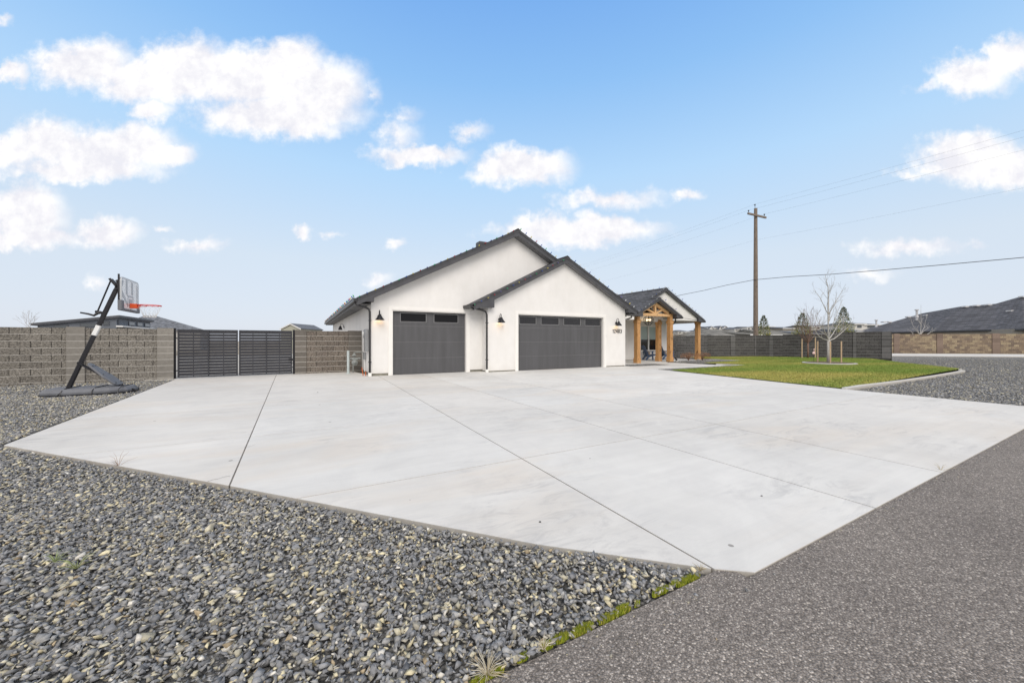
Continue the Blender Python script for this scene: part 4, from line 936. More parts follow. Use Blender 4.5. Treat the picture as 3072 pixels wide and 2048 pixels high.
mk([(-.20, 2.15 + zo), (-.16, 2.15 + zo), (-.16, 2.42 + zo), (-.20, 2.42 + zo)]); mk([(.16, 2.15 + zo), (.20, 2.15 + zo), (.20, 2.42 + zo), (.16, 2.42 + zo)]); mk([(-.16, 2.38 + zo), (.16, 2.38 + zo), (.16, 2.42 + zo), (-.16, 2.42 + zo)]); mk([(-.1, 2.15 + zo), (.1, 2.15 + zo), (.1, 2.34 + zo), (-.1, 2.34 + zo)])
mb.build('board_marking', 'boardmark', bd)
mb = MB(); mb.box(BX - .05, BX + .03, -.66, -.50, bz0 - .03, bz0 + .22); mb.box(BX - .05, BX + .03, .50, .66, bz0 - .03, bz0 + .22); mb.box(BX - .05, BX + .03, -.5, .5, bz0 - .03, bz0 + .03); mb.build('edge_padding', 'plastic', bd, bevel=.012)
mb = MB(); mb.box(BX - .05, BX - .021, -.64, -.60, bz0 + .2, bz1 + .06); mb.box(BX - .05, BX - .021, .2, .24, bz0, bz1 - .05); mb.box(BX - .05, BX - .021, -.24, -.2, bz0, bz1 - .05); mb.build('back_frame', 'black', bd)
mb = MB()
top = pole_pt(1)
for y_ in (-.07, .07):
    mb.bar((.738, y_, 2.83 + zo), (BX - .03, y_, 2.36 + zo), .03, .05); mb.bar((.86, y_, 2.80 + zo), (BX - .03, y_, 2.52 + zo), .03, .05); mb.bar(top + Vector((0, y_, -.02)), (.90, y_, 2.78 + zo), .03, .05); mb.bar((.95, y_, 2.82 + zo), (BX - .03, y_, 2.74 + zo), .03, .06)
mb.build('lift_arm', 'black', H)
mb = MB(); mb.tube([(.745, 0, 2.80 + zo), (.50, 0, 1.97 + zo)], .017, 8); mb.build('lift_rod', 'black', H)
mb = MB(); mb.tube([(.66, 0, 1.98 + zo), (.52, 0, 1.97 + zo), (.45, -.02, 1.90 + zo), (.36, -.02, 1.935 + zo), (.22, -.02, 1.965 + zo)], [.03, .035, .028, .022, .018], 8); mb.tube([(.47, 0, 2.0 + zo), (.55, 0, 1.99 + zo), (.66, 0, 1.93 + zo)], .03, 8); mb.build('handle', 'black', H, smooth=True)
mb = MB(); mb.box(BX + .016, BX + .15, -.085, .085, 2.11 + zo, 2.225 + zo); mb.prism([(BX + .15, 2.20 + zo), (BX + .15, 2.13 + zo), (BX + .20, 2.19 + zo)], 'y', -.06, .06); rm = mb.build('rim_bracket', 'rimbox', H, bevel=.006)
RC = Vector((BX + .15 + .225, 0, 2.20 + zo)); mb = MB(); mb.torus(RC, .226, .0095, (0, 0, 1), 36, 8)
mb.tube([(BX + .15, -.07, 2.16 + zo), (BX + .28, -.19, 2.185 + zo)], .006, 5); mb.tube([(BX + .15, .07, 2.16 + zo), (BX + .28, .19, 2.185 + zo)], .006, 5)
for k in range(12): a = 2 * PI * k / 12; mb.torus(RC + Vector((.226 * math.cos(a), .226 * math.sin(a), -.012)), .012, .003, (math.cos(a), math.sin(a), 0), 8, 4)
mb.build('rim', 'rim', rm, smooth=True)
mb = MB(); prof = [(.222, -.02), (.20, -.10), (.16, -.19), (.125, -.27), (.12, -.31)]
for k in range(12):
    for s_ in (0, 1):
        pts = []
        for i, (r_, z_) in enumerate(prof):
            a = 2 * PI * (k + (.5 if (i % 2) ^ s_ else 0)) / 12; pts.append(RC + Vector((r_ * math.cos(a), r_ * math.sin(a), z_)))
        mb.tube(pts, [.0018, .0018, .002, .004, .007], 4)
mb.build('net', 'net', rm)

# ------------------------------------------------------------------ utilities by the side wall
t = GP(1044.8, 1121, 0); mb = MB(); mb.tube([(0, 0, -.05), (0, 0, .9)], .048, 16); bo = mb.build('bollard', 'galv', loc=(-.62, 1.51, 0), smooth=False); tag(bo, 'galvanised steel bollard guarding the gas meter', 'bollard')
mb = MB(); mb.lathe([(.048, .0), (.11, .0), (.11, .012), (.048, .02)], n=16); mb.build('base_flange', 'galv', bo)
gm = empty('gas_meter', (-.33, 2.0, 0), 'grey gas meter with pipes beside the house side wall', 'gas meter')
mb = MB(); mb.blob((0, 0, .40), .12, .09, .125, 14, 9); mb.tube([(0, -.09, .42), (0, -.115, .42)], .065, 16); mb.build('meter_body', 'meter', gm, smooth=True)
mb = MB(); mb.box(-.11, .11, -.05, .05, .51, .60); mb.tube([(-.17, 0, .57), (.22, 0, .57)], .04, 10); mb.build('meter_head', 'meter', gm, bevel=.004)
mb = MB(); mb.tube([(-.06, 0, -.02), (-.06, 0, .35)], .018, 8); mb.tube([(-.02, 0, .6), (-.02, 0, .80), (.10, 0, .83), (.33, 0, .81)], .02, 8); mb.build('pipe', 'meter', gm, smooth=True)
mb = MB(); mb.lathe([(0, .0), (.05, .0), (.08, .03), (.08, .06), (.03, .09), (0, .12)], (-.02, 0, .66), 14); mb.build('regulator', 'meter', gm, smooth=True)
el = empty('electric_panel', (0, .78, 1.3), 'grey electric meter panel on the house side wall near the corner', 'electric panel')
mb = MB(); mb.box(-.12, -.002, -.17, .14, -.42, .42); mb.build('cabinet', 'silver', el, bevel=.008)
mb = MB(); mb.box(-.10, -.002, .2, .48, .08, .40); mb.build('meter_box', 'silver', el, bevel=.008); mb = MB(); mb.tube([(-.10, .34, .26), (-.16, .34, .26)], .085, 18); mb.build('meter_dial', 'white', el)
jb = empty('utility_box', (0, 1.35, .7), 'small pale grey utility box low on the house side wall', 'utility box')
mb = MB(); mb.box(-.09, -.002, -.15, .15, -.14, .14); mb.build('cover', 'silver', jb, bevel=.006); mb = MB(); mb.tube([(-.05, -.08, -.14), (-.05, -.09, -.62)], .014, 8); mb.build('conduit', 'white', jb)
for (u_, v_, l_, lb) in ((-.22, .35, .05, 'taller orange marker stake leaning by the house corner'), (-.16, .18, -.02, 'shorter orange marker stake by the house corner')):
    mb = MB(); mb.tube([(0, 0, -.02), (-.05 if l_ > 0 else .0, 0, .30 if l_ > 0 else .16)], .016, 8); tag(mb.build('marker_stake', 'orange', loc=(u_, v_, 0)), lb, 'marker stake', 'orange marker stakes at the house corner')

# ------------------------------------------------------------------ porch furniture
def chair(u, v, rot, label):
    t = empty('adirondack_chair', (u, v, .03), label, 'chair', 'navy adirondack chairs on the porch', rot)
    # local +x is forward
    mb = MB(); mb.bar((-.26, 0, .30), (.30, 0, .38), .50, .022)
    for k in range(5): pass
    mb.build('seat', 'navy', t, bevel=.004)
    for k in range(5):
        y = -.20 + k * .10; mb = MB(); top = .98 - .03 * abs(k - 2); mb.bar((-.22, y, .26), (-.50, y * 1.12, top), .085, .018, up=(1, 0, 0)); mb.build('back_slat', 'navy', t)
    for s_ in (-1, 1):
        mb = MB(); mb.bar((-.38, .31 * s_, .56), (.36, .33 * s_, .58), .11, .025); mb.build('armrest', 'navy', t, bevel=.004)
        mb = MB(); mb.bar((.30, .29 * s_, 0), (.26, .29 * s_, .57), .035, .10, up=(1, 0, 0)); mb.build('leg', 'navy', t)
        mb = MB(); pts = [(-.48, 0), (-.36, 0), (-.24, .17), (-.02, .27), (.32, .33), (.32, .39), (-.05, .36), (-.30, .27), (-.42, .12)]; mb.prism(pts, 'y', .245 * s_, .275 * s_); mb.build('leg', 'navy', t)
        mb = MB(); mb.bar((-.30, .27 * s_, .28), (-.36, .31 * s_, .56), .03, .06, up=(1, 0, 0)); mb.build('arm_support', 'navy', t)
    return t
c1 = chair(17.75, 2.72, R(-24), 'navy adirondack chair nearer the left porch post'); c2 = chair(19.45, 2.80, R(-24), 'navy adirondack chair partly hidden by the back porch post')
for (c, lb) in ((c1, 'cream pillow on the left navy chair'), (c2, 'cream pillow on the right navy chair')):
    mb = MB(); mb.box(-.06, .06, -.2, .2, -.14, .14); p = mb.build('pillow', 'pillow', bevel=.045, smooth=True); m_ = Matrix.Rotation(R(-24), 4, 'Z'); o_v = m_ @ Vector((-.17, 0, .48)); p.location = Vector(c.location) + o_v; p.rotation_euler = (0, R(-18), R(-24)); tag(p, lb, 'pillow', 'cream pillows on the chairs')
up_ = empty('spotlight', (17.42, .55, .05), 'small dark ground spotlight at the foot of the front porch post', 'spotlight'); mb = MB(); mb.tube([(0, 0, -.02), (0, 0, .10)], .012, 6); mb.build('stem', 'black', up_); mb = MB(); mb.tube([(.06, -.02, .08), (-.07, .03, .26)], [.055, .035], 10); mb.build('head', 'black', up_)
for i, (x_, y_, r_, lb) in enumerate([(2031, 1085.5, .10, 'white rock beside the ground spotlight'), (2042, 1086.5, .085, 'flat white rock at the tip of the shrub bed'), (2056, 1072.5, .11, 'white rock at the left foot of the red-leaved shrubs')]):
    mb = MB(); lv, lf = LIB[5 + i]; mb.add([tuple(v * r_) for v in lv], [tuple(f) for f in lf]); g = GP(x_, y_, .04); g.z = .07; tag(mb.build('rock', simple('white_rock_%d' % 0, (.62, .60, .57), .8, .1, 8, 40, .3), loc=g), lb, 'rock', 'white landscape rocks in the shrub bed')

# ------------------------------------------------------------------ vegetation
def branch(mb, p, d, L, r, depth, spread=.5, gravity=.0, n=4, kids=(2, 4), rmin=.0025):
    pts = [p]; q = p.copy(); dd = d.normalized()
    for i in range(n):
        dd = (dd + Vector((random.gauss(0, .10), random.gauss(0, .10), random.gauss(0, .06) + gravity))).normalized(); q = q + dd * L / n; pts.append(q)
    rr = [max(rmin, r * (1 - .7 * i / n)) for i in range(n + 1)]; mb.tube(pts, rr, 5 if r > .01 else 3, cap=False)
    if depth <= 0: return
    for _ in range(random.randint(*kids)):
        f = random.uniform(.25, .95); i = int(f * n); bp = pts[i].lerp(pts[min(i + 1, n)], f * n - i)
        a = random.uniform(0, 2 * PI); o = dd.orthogonal().normalized(); o = (Matrix.Rotation(a, 3, dd) @ o)
        nd = (dd + o * random.uniform(.5, 1.0) * spread * 1.6 + Vector((0, 0, .25))).normalized(); branch(mb, bp, nd, L * random.uniform(.40, .62), rr[i] * .55, depth - 1, spread, gravity, max(2, n - 1), kids, rmin)
def limb_path(mb, pts, r0, r1, kids, Lk, depth=1, spread=.5, rmin=.0025):
    n = len(pts); rr = [r0 + (r1 - r0) * i / (n - 1) for i in range(n)]; mb.tube(pts, rr, 7, cap=False)
    for _ in range(kids):
        f = random.uniform(.18, .98) * (n - 1); i = min(int(f), n - 2); bp = pts[i].lerp(pts[i + 1], f - i); d = (pts[i + 1] - pts[i]).normalized(); o = Matrix.Rotation(random.uniform(0, 2 * PI), 3, d) @ d.orthogonal().normalized()
        branch(mb, bp, d + o * random.uniform(.5, 1.0) + Vector((0, 0, .3)), Lk * random.uniform(.5, 1.1) * (1.25 - f / (n - 1) * .6), max(rmin, rr[i] * .42), depth, spread, rmin=rmin)
# main pale tree: limbs as surveyed
q8 = lambda x, y, Y=21.0: P(2380 + x / 5.408, 820 + y / 5.408, Y * .9333)
base = q8(578, 1462); tr = empty('pale_tree', (base.x, base.y, .08), 'leafless pale-barked tree in the concrete ring on the lawn', 'tree')
def rel(pts, o): return [p - Vector((o.x, o.y, o.z)) for p in pts]
O = Vector((base.x, base.y, .08))
mb = MB(); tk = rel([q8(577, 1475), q8(576, 1290), q8(573, 1090)], O); mb.tube(tk, [.10, .075, .07], 12); mb.build('trunk', 'birch', tr, smooth=True)
mb = MB()
random.seed(21)
limb_path(mb, rel([q8(573, 1092), q8(567, 900), q8(565, 650, 21.05), q8(566, 420, 21.1), q8(564, 220), q8(535, 110), q8(512, 10)], O), .042, .005, 18, .8, 1, rmin=.0022)
limb_path(mb, rel([q8(571, 1088), q8(480, 1060, 20.9), q8(410, 1010, 20.8), q8(345, 920, 20.7), q8(270, 830, 20.6), q8(215, 700, 20.6), q8(165, 590, 20.6)], O), .028, .005, 8, .7, 1, rmin=.0022)
limb_path(mb, rel([q8(575, 1090), q8(660, 1060, 21.1), q8(740, 1000, 21.2), q8(800, 945, 21.3), q8(880, 880, 21.4), q8(960, 800, 21.5)], O), .028, .005, 8, .7, 1, rmin=.0022)
limb_path(mb, rel([q8(572, 1075), q8(640, 980, 21.3), q8(700, 880, 21.5), q8(760, 790, 21.6), q8(830, 690, 21.8)], O), .028, .006, 10, .7, 1, rmin=.003)
limb_path(mb, rel([q8(570, 1070), q8(535, 1000, 20.6), q8(490, 900, 20.3), q8(400, 790, 20.1), q8(350, 660, 20)], O), .026, .005, 10, .7, 1, rmin=.003)
limb_path(mb, rel([q8(566, 660), q8(530, 600), q8(480, 490), q8(430, 390), q8(380, 320), q8(328, 245)], O), .022, .005, 8, .5, 1, rmin=.003)
limb_path(mb, rel([q8(566, 830), q8(600, 620), q8(660, 520, 21.2), q8(720, 400, 21.3), q8(790, 290, 21.4), q8(850, 170)], O), .020, .004, 12, .6, 1, rmin=.003)
limb_path(mb, rel([q8(570, 1060), q8(615, 880, 20.8), q8(680, 740, 20.7), q8(730, 590, 20.6), q8(800, 430, 20.6)], O), .022, .005, 10, .6, 1, rmin=.003)
limb_path(mb, rel([q8(565, 330), q8(610, 260), q8(650, 160), q8(685, 60)], O), .010, .003, 5, .3, 1, rmin=.003)
mb.build('crown', 'birch', tr, smooth=True)
def stake(x, ytop, ybot, Y, label):
    a = P(x, ybot, Y); b = P(x, ytop, Y); a.z = .05; mb = MB(); mb.tube([(0, 0, 0), (0, 0, b.z - a.z)], .032, 10); tag(mb.build('tree_stake', 'stake', loc=a), label, 'tree stake', 'wooden tree stakes')
stake(2380 + 395 / 5.408, 820 + 1100 / 5.408, 1085, 20.1, 'left wooden stake inside the concrete ring'); stake(2380 + 600 / 5.408, 820 + 1105 / 5.408, 1090, 19.2, 'wooden stake right against the pale tree trunk'); stake(2380 + 778 / 5.408, 820 + 1100 / 5.408, 1088, 19.6, 'right wooden stake inside the concrete ring')
stake(2380 + 140 / 5.408, 820 + 1060 / 5.408, 1072, 25.0, 'left stake of the small reddish tree by the dark wall'); stake(2380 + 357 / 5.408, 820 + 1045 / 5.408, 1072, 25.0, 'right stake of the small reddish tree by the dark wall')
# reddish young tree by wall
random.seed(5)
q9 = lambda x, y, Y=25.2: P(2380 + x / 5.408, 820 + y / 5.408, Y)
b2 = q9(237, 1370); O = Vector((b2.x, b2.y, .12)); tr = empty('reddish_tree', O, 'small leafless reddish tree with many thin twigs before the dark wall', 'tree')
mb = MB(); mb.tube(rel([q9(237, 1380), q9(238, 1250), q9(236, 1130)], O), [.06, .05, .045], 10); mb.build('trunk', 'redbark', tr, smooth=True)
mb = MB()
for (ex, ey, dy) in ((20, 700, -.5), (90, 760, .3), (150, 620, 0), (215, 540, .2), (290, 560, -.2), (330, 640, .4), (400, 600, .2), (460, 700, -.4), (60, 900, .5), (420, 800, .5), (180, 780, -.6), (300, 720, .5)):
    m1 = q9(236 + (ex - 236) * .45, 1130 + (ey - 1130) * .35 + 25, 25.2 + dy * .5); m2 = q9(236 + (ex - 236) * .8, 1130 + (ey - 1130) * .68, 25.2 + dy * .8)
    limb_path(mb, rel([q9(236, 1135), m1, m2, q9(ex, ey, 25.2 + dy)], O), .018, .004, 9, .7, 1, rmin=.0035)
mb.build('crown', 'redbark', tr, smooth=True)
# bare tree beyond the tan wall and one behind the left wall
random.seed(9)
q7 = lambda x, y, Y=42.5: P(2650 + x / 5.573, 850 + y / 5.573, Y)
b3 = q7(615, 870); O = Vector((b3.x, b3.y, 0)); tr = empty('young_tree', O, 'slender leafless whitish tree rising behind the tan wall', 'tree')
mb = MB(); mb.tube([(0, 0, -.2), (0, 0, 1.2), rel([q7(615, 850)], O)[0]], [.08, .07, .06], 8); mb.build('trunk', 'birch', tr)
mb = MB()
for pth in ([(615, 860), (628, 740), (632, 600), (628, 470), (630, 360)], [(615, 860), (560, 800), (510, 730), (480, 670), (455, 560)], [(617, 850), (650, 790), (690, 730), (700, 640), (740, 540)], [(615, 860), (680, 790), (760, 740)], [(612, 860), (560, 760), (480, 760), (450, 740)], [(625, 680), (600, 640), (590, 580)], [(500, 860), (480, 820), (455, 790)], [(720, 860), (780, 820), (830, 800)]):
    limb_path(mb, rel([q7(*p) for p in pth], O), .035, .008, 5, .7, 0, rmin=.008)
mb.build('crown', 'birch', tr)
q1 = lambda x, y, Y=26.0: P(x / 3.337, 780 + y / 3.337, Y)
b4 = q1(290, 700); O = Vector((b4.x, b4.y, 0)); tr = empty('bare_tree', O, 'faint leafless tree behind the far left block wall', 'tree')
mb = MB(); mb.tube([(0, 0, -.2), (0, 0, 1.3), rel([q1(290, 690)], O)[0]], [.06, .05, .04], 8); mb.build('trunk', 'bark', tr)
mb = MB()
for pth in ([(290, 690), (290, 610), (286, 510)], [(288, 685), (250, 650), (200, 620), (165, 590)], [(290, 680), (320, 640), (370, 590), (400, 560)], [(290, 670), (250, 620), (230, 570)], [(290, 650), (310, 600), (315, 550)]): limb_path(mb, rel([q1(*p) for p in pth], O), .012, .003, 4, .6, 1, rmin=.003)
mb.build('crown', 'bark', tr)
def conifer(px, ytop, Y, w, label, seed):
    random.seed(seed); p = P(px, ytop, Y); h = p.z; t = empty('conifer', (p.x, p.y, 0), label, 'tree', 'small evergreens behind the dark wall')
    mb = MB(); mb.tube([(0, 0, -.2), (0, 0, h * .96)], [.07, .012], 8); mb.build('trunk', 'bark', t)
    mb = MB()
    for i in range(4200):
        f = random.random() ** 1.15; z = h * (.05 + .94 * f); taper = (1 - f) ** .8 * .5 * w + .04; tier = (z * 4.2) % 1.0
        a = random.uniform(0, 2 * PI); a = round(a / .62 + int(z * 4.2) * .4) * .62 + random.gauss(0, .20)
        r_ = taper * random.uniform(.12, 1.0) ** .55 * (1.12 - .35 * tier)
        if f > .5 and random.random() < .35 * f: continue
        c = Vector((r_ * math.cos(a), r_ * math.sin(a), z + random.gauss(0, .04))); s_ = random.uniform(.028, .06)
        d = Vector((math.cos(a), math.sin(a), random.uniform(.3, 1.3))).normalized(); sd = d.cross(Vector((random.gauss(0, 1), random.gauss(0, 1), random.gauss(0, 1)))).normalized()
        k = random.uniform(.6, 1.4); mb.col = tuple(q * k for q in random.choice([(.36, .36, .07), (.48, .42, .08), (.24, .27, .07)])) if random.random() < 1.25 - 1.4 * f else tuple(q * k for q in (.14, .16, .09))
        mb.add([c, c + d * s_ + sd * s_ * .5, c + d * s_ * 2.1, c + d * s_ - sd * s_ * .5], [(0, 1, 2, 3)])
    mb.build('crown', 'leafcol', t, cols=True)
conifer(2000 + 1103 / 3.7935, 947, 33, 2.0, 'small yellowish evergreen just right of the utility pole', 1)
conifer(2000 + 1545 / 3.7935, 940, 31, 2.5, 'dark-topped evergreen behind the small reddish tree', 2)
conifer(2000 + 2012 / 3.7935, 922, 28.5, 2.3, 'tallest evergreen behind the right branches of the pale tree', 3)
def shrub(name, px, py, z, w, h, label, cols, seed, Y=None, group=None, n=900):
    random.seed(seed); g = GP(px, py, z) if Y is None else P(px, py, Y); t = empty(name, g, label, 'shrub', group)
    mb = MB()
    for _ in range(26):
        a = random.uniform(0, 2 * PI); r_ = random.uniform(.2, 1) * w / 2; mb.tube([(0, 0, -.02), (r_ * .35 * math.cos(a), r_ * .35 * math.sin(a), h * .45), (r_ * math.cos(a), r_ * math.sin(a), h * random.uniform(.7, 1))], [.008, .006, .003], 4, cap=False)
    mb.build('stems', 'redbark', t)
    mb = MB()
    for _ in range(n):
        a = random.uniform(0, 2 * PI); r_ = math.sqrt(random.random()) * w / 2; zz = h * (random.uniform(.45, 1.02) if random.random() < .85 else random.uniform(.1, .5)) * (1 - .25 * (r_ / (w / 2)) ** 2)
        c = Vector((r_ * math.cos(a), r_ * math.sin(a), zz)); d = Vector((random.gauss(0, 1), random.gauss(0, 1), random.gauss(0, 1))).normalized(); e = d.orthogonal().normalized(); s_ = random.uniform(.012, .028)
        k = random.uniform(.6, 1.4); mb.col = tuple(q * k for q in random.choice(cols)); mb.add([c - d * s_, c + e * s_ * .6, c + d * s_, c - e * s_ * .6], [(0, 1, 2, 3)])
    mb.build('leaves', 'leafcol', t, cols=True)
RL = [(.30, .12, .055), (.22, .10, .05), (.38, .18, .08), (.26, .17, .08), (.14, .08, .04)]
shrub('dry_shrub', 2065, 1080.5, .06, .95, .50, 'rusty-leaved shrub on the left, before the outer porch post', RL, 3, group='rusty-leaved shrubs by the porch')
shrub('dry_shrub', 2107, 1080.5, .06, .95, .52, 'rusty-leaved shrub on the right, beside the dark block wall', RL, 4, group='rusty-leaved shrubs by the porch')
g = P(2025, 1012, 36); shrub('green_shrub', 2028, 1022, .06, 2.0, 1.0, 'olive shrub top showing above the wall behind the porch', [(.09, .085, .03), (.13, .11, .04), (.16, .10, .05)], 6, Y=36, n=1800)
# low plants in the ring, grasses
random.seed(77)
mb = MB()
for _ in range(700):
    a = random.uniform(0, 2 * PI); r_ = math.sqrt(random.random()) * .93; c = Vector((RING.x + r_ * math.cos(a), RING.y + r_ * math.sin(a), .155)); h = random.uniform(.04, .16) * (1.4 if random.random() < .3 else .8); mb.col = random.choice([(.14, .15, .04), (.22, .17, .07), (.10, .12, .035), (.30, .24, .11)])
    d = Vector((random.gauss(0, .05), random.gauss(0, .05), h)); mb.add([c, c + Vector((.012, .004, 0)), c + d], [(0, 1, 2)])
tag(mb.build('ground_cover', 'leafcol', cols=True), 'sparse low growth on the mulch inside the tree ring', 'ground cover', kind='stuff')
mb = MB()
for _ in range(9000):
    k = random.random(); i = random.randint(1, 4); p = WP[i].lerp(WP[i + 1], k); n_ = (CAM - p); n_.z = 0; n_.normalize(); c = p + n_ * random.uniform(.05, .55); c.z = .10 + .002 * random.random(); h = random.uniform(.03, .13); mb.col = random.choice([(.20, .19, .13), (.14, .15, .08), (.30, .27, .20), (.10, .10, .09)])
    mb.add([c, c + Vector((.03, .01, 0)), c + Vector((random.gauss(0, .04), random.gauss(0, .04), h))], [(0, 1, 2)])
tag(mb.build('weeds', 'leafcol', cols=True), 'dry weeds and rock along the foot of the dark block walls', 'weeds', kind='stuff')
# bird ornament
fb = P(2441, 1083, 20.0); fb.z = .1; t = empty('garden_bird', fb, 'pale pink bird ornament on a stake beside the tree ring', 'garden ornament')
mb = MB(); mb.tube([(0, 0, 0), (0, 0, .48)], .007, 6); mb.build('stake', 'black', t)
mb = MB(); mb.blob((0, 0, .53), .10, .06, .075); mb.build('body', 'flam', t, smooth=True)
mb = MB(); mb.tube([(.05, 0, .56), (.075, 0, .63), (.04, 0, .68), (.03, 0, .73), (.07, 0, .755), (.10, 0, .73)], [.022, .018, .016, .016, .026, .012], 8); mb.build('neck', 'flam', t, smooth=True)

# ------------------------------------------------------------------ utility pole and lines
pb = P(2267, 1100, 30); pb.z = 0; PT = 11.85
t = empty('utility_pole', pb, 'tall weathered wooden utility pole with a crossarm behind the dark wall', 'utility pole')
mb = MB(); mb.tube([(0, 0, -.3), (.0, 0, 4), (.0, 0, 8), (0, 0, PT)], [.185, .165, .145, .12], 14); mb.build('pole_shaft', 'pole', t)
ad = W(2.1, 1.02) - W(0, 0); ad.z = 0; ad.normalize(); wd_ = Vector((-ad.y, ad.x, 0))
mb = MB(); cz = 11.22; off_ = wd_ * -.17; ac = off_ + ad * (-.10)
mb.bar(ac - ad * 1.17 + Vector((0, 0, cz)), ac + ad * 1.17 + Vector((0, 0, cz)), .10, .13); mb.build('crossarm', 'pole', t)
mb = MB(); mb.bar(ac - ad * .7 + Vector((0, 0, cz - .05)), off_ * .8 + Vector((0, 0, cz - .6)), .02, .03)
def insul(mb, p): mb.lathe([(0, 0), (.012, 0), (.012, .1), (.05, .1), (.05, .13), (.02, .15), (.055, .17), (.05, .2), (0, .22)], p, 10)
tips = []
for s_ in (-1.08, .95):
    im = MB(); p = ac + ad * s_ + Vector((0, 0, cz + .06)); insul(im, p); im.build('insulator', 'black', t); tips.append(p + Vector((0, 0, .2)))
im = MB(); p = Vector((0, 0, PT + .12)) - ad * .09; im.tube([p - Vector((0, 0, .7)), p], .015, 6); insul(im, p); im.build('insulator', 'black', t); tips.append(p + Vector((0, 0, .2)))
tips_w = [pb + x for x in tips] + [pb + Vector((0, 0, 9.3)) - ad * .15]
def span(p, sag, rad, mat, name, label, far=55, near=60, wob=0):
    mb = MB()
    for sgn, Ls in ((1, far), (-1, near)):
        q = p + wd_ * sgn * Ls; pts = []
        for i in range(25):
            f = i / 24; v = p.lerp(q, f); v.z -= sag * 4 * f * (1 - f) * (Ls / 55) ** 2
            if wob: v.z += wob * math.sin(f * 40) * math.exp(-((f - .04) / .04) ** 2)
            pts.append(v)
        mb.tube(pts, rad, 4)
    tag(mb.build(name, mat), label, 'power line', 'overhead lines on the utility pole')
span(tips_w[0], .75, .0033, 'wire', 'power_line', 'thin overhead wire from the left end of the crossarm'); span(tips_w[1], .75, .0033, 'wire', 'power_line', 'thin overhead wire from the right end of the crossarm'); span(tips_w[2], .75, .0033, 'wire', 'power_line', 'topmost thin overhead wire from the pole top'); span(tips_w[3], .7, .0028, 'wire', 'power_line', 'thin overhead wire attached below the crossarm')
span(pb + Vector((0, 0, 6.15)) - ad * .17, 1.0, .018, 'dcable', 'telephone_cable', 'thick low cable crossing the pole at mid height', wob=.05)

# ------------------------------------------------------------------ background buildings
def cam_empty(name, X, Y, z, label, cat='house', group=None): w = W(X, Y, z); return empty(name, w, label, cat, group, -AZ)
def far_window(mb): pass
def gable_block(t, x0, x1, y0, y1, z0, ze, zr, wallm, roofm, wins=(), front='gable', ov=.4, rake='whitewall'):
    mb = MB(); c = (x0 + x1) / 2
    if front == 'gable':
        mb.prism([(x0, z0), (x1, z0), (x1, ze), (c, zr - .15), (x0, ze)], 'y', y0, y1); w = mb.build('wall', wallm, t)
        s_ = (zr - ze) / (c - x0); mb = MB()
        for a, b in ((x0 - ov, c), (x1 + ov, c)): mb.prism([(a, zr - s_ * abs(c - a)), (b, zr), (b, zr + .12), (a, zr - s_ * abs(c - a) + .12)], 'y', y0 - ov, y1 + ov)
        r_ = mb.build('roof', roofm, t); mb = MB()
        for a, b in ((x0 - ov, c), (x1 + ov, c)): mb.prism([(a, zr - s_ * abs(c - a) - .12), (b, zr - .12), (b, zr + .10), (a, zr - s_ * abs(c - a) + .10)], 'y', y0 - ov - .06, y0 - ov - .005)
        mb.build('rake_trim', rake, r_)
    else:
        mb.box(x0, x1, y0, y1, z0, ze); w = mb.build('wall', wallm, t); mb = MB(); m = (y0 + y1) / 2; h = 0 if front == 'side' else min((x1 - x0) * .35, (y1 - y0) / 2)
        vs = [(x0 - ov, y0 - ov, ze - .05), (x1 + ov, y0 - ov, ze - .05), (x1 + ov, y1 + ov, ze - .05), (x0 - ov, y1 + ov, ze - .05), (x0 - ov + h, m, zr), (x1 + ov - h, m, zr)]
        mb.add(vs, [(0, 1, 5, 4), (2, 3, 4, 5), (0, 4, 3), (1, 2, 5), (0, 3, 2, 1)]); mb.build('roof', roofm, t); mb = MB(); mb.box(x0 - ov, x1 + ov, y0 - ov - .05, y0 - ov - .01, ze - .25, ze - .03); mb.build('fascia_board', rake, t)
    for (a, b, c_, d_) in wins:
        mb = MB(); mb.box(a, b, y0 - .06, y0 - .01, c_, d_); f = mb.build('window', 'whitewall', t); mb = MB(); mb.box(a + .12, b - .12, y0 - .09, y0 - .065, c_ + .1, d_ - .1); mb.build('window_pane', 'fglass', f)
M['fglass'] = simple('far_window_glass', (.08, .09, .10), .2, .1, .5, 4, 0)
M['farroof'] = simple('far_dark_roof', (.12, .13, .15), .9, .15, .5, 4, .2)
M['tanroof'] = M['shingle_tan']
def cx(px, Y): return (px - 1536) / FPX * Y
def cz_(py, Y): return CAM.z - (py - HY) / FPX * Y
z6 = lambda x, y: (2000 + x / 3.7935, 820 + y / 3.7935)
def fh(name, xr, ytop, yeave, ybase, Y, depth, wallm, roofm, label, front='hip', wins=0, ov=.4, rake='whitewall', group='houses on the hill beyond the wall', parts=None):
    (pa, _), (pc, _) = z6(xr[0], 0), z6(xr[1], 0); X0, X1 = cx(pa, Y), cx(pc, Y); t = cam_empty(name, (X0 + X1) / 2, Y, 0, label, 'house', group); w = (X1 - X0) / 2
    zt, ze, zb = (cz_(z6(0, v)[1], Y) for v in (ytop, yeave, ybase)); wl = []
    if wins:
        for k in range(wins): a = -w + 2 * w * (k + .2) / wins; wl.append((a, a + 2 * w * .55 / wins, zb + (ze - zb) * .25, zb + (ze - zb) * .85))
    gable_block(t, -w, w, 0, depth, zb - 3, ze, zt, wallm, roofm, wl, front, ov, rake); return t, Y
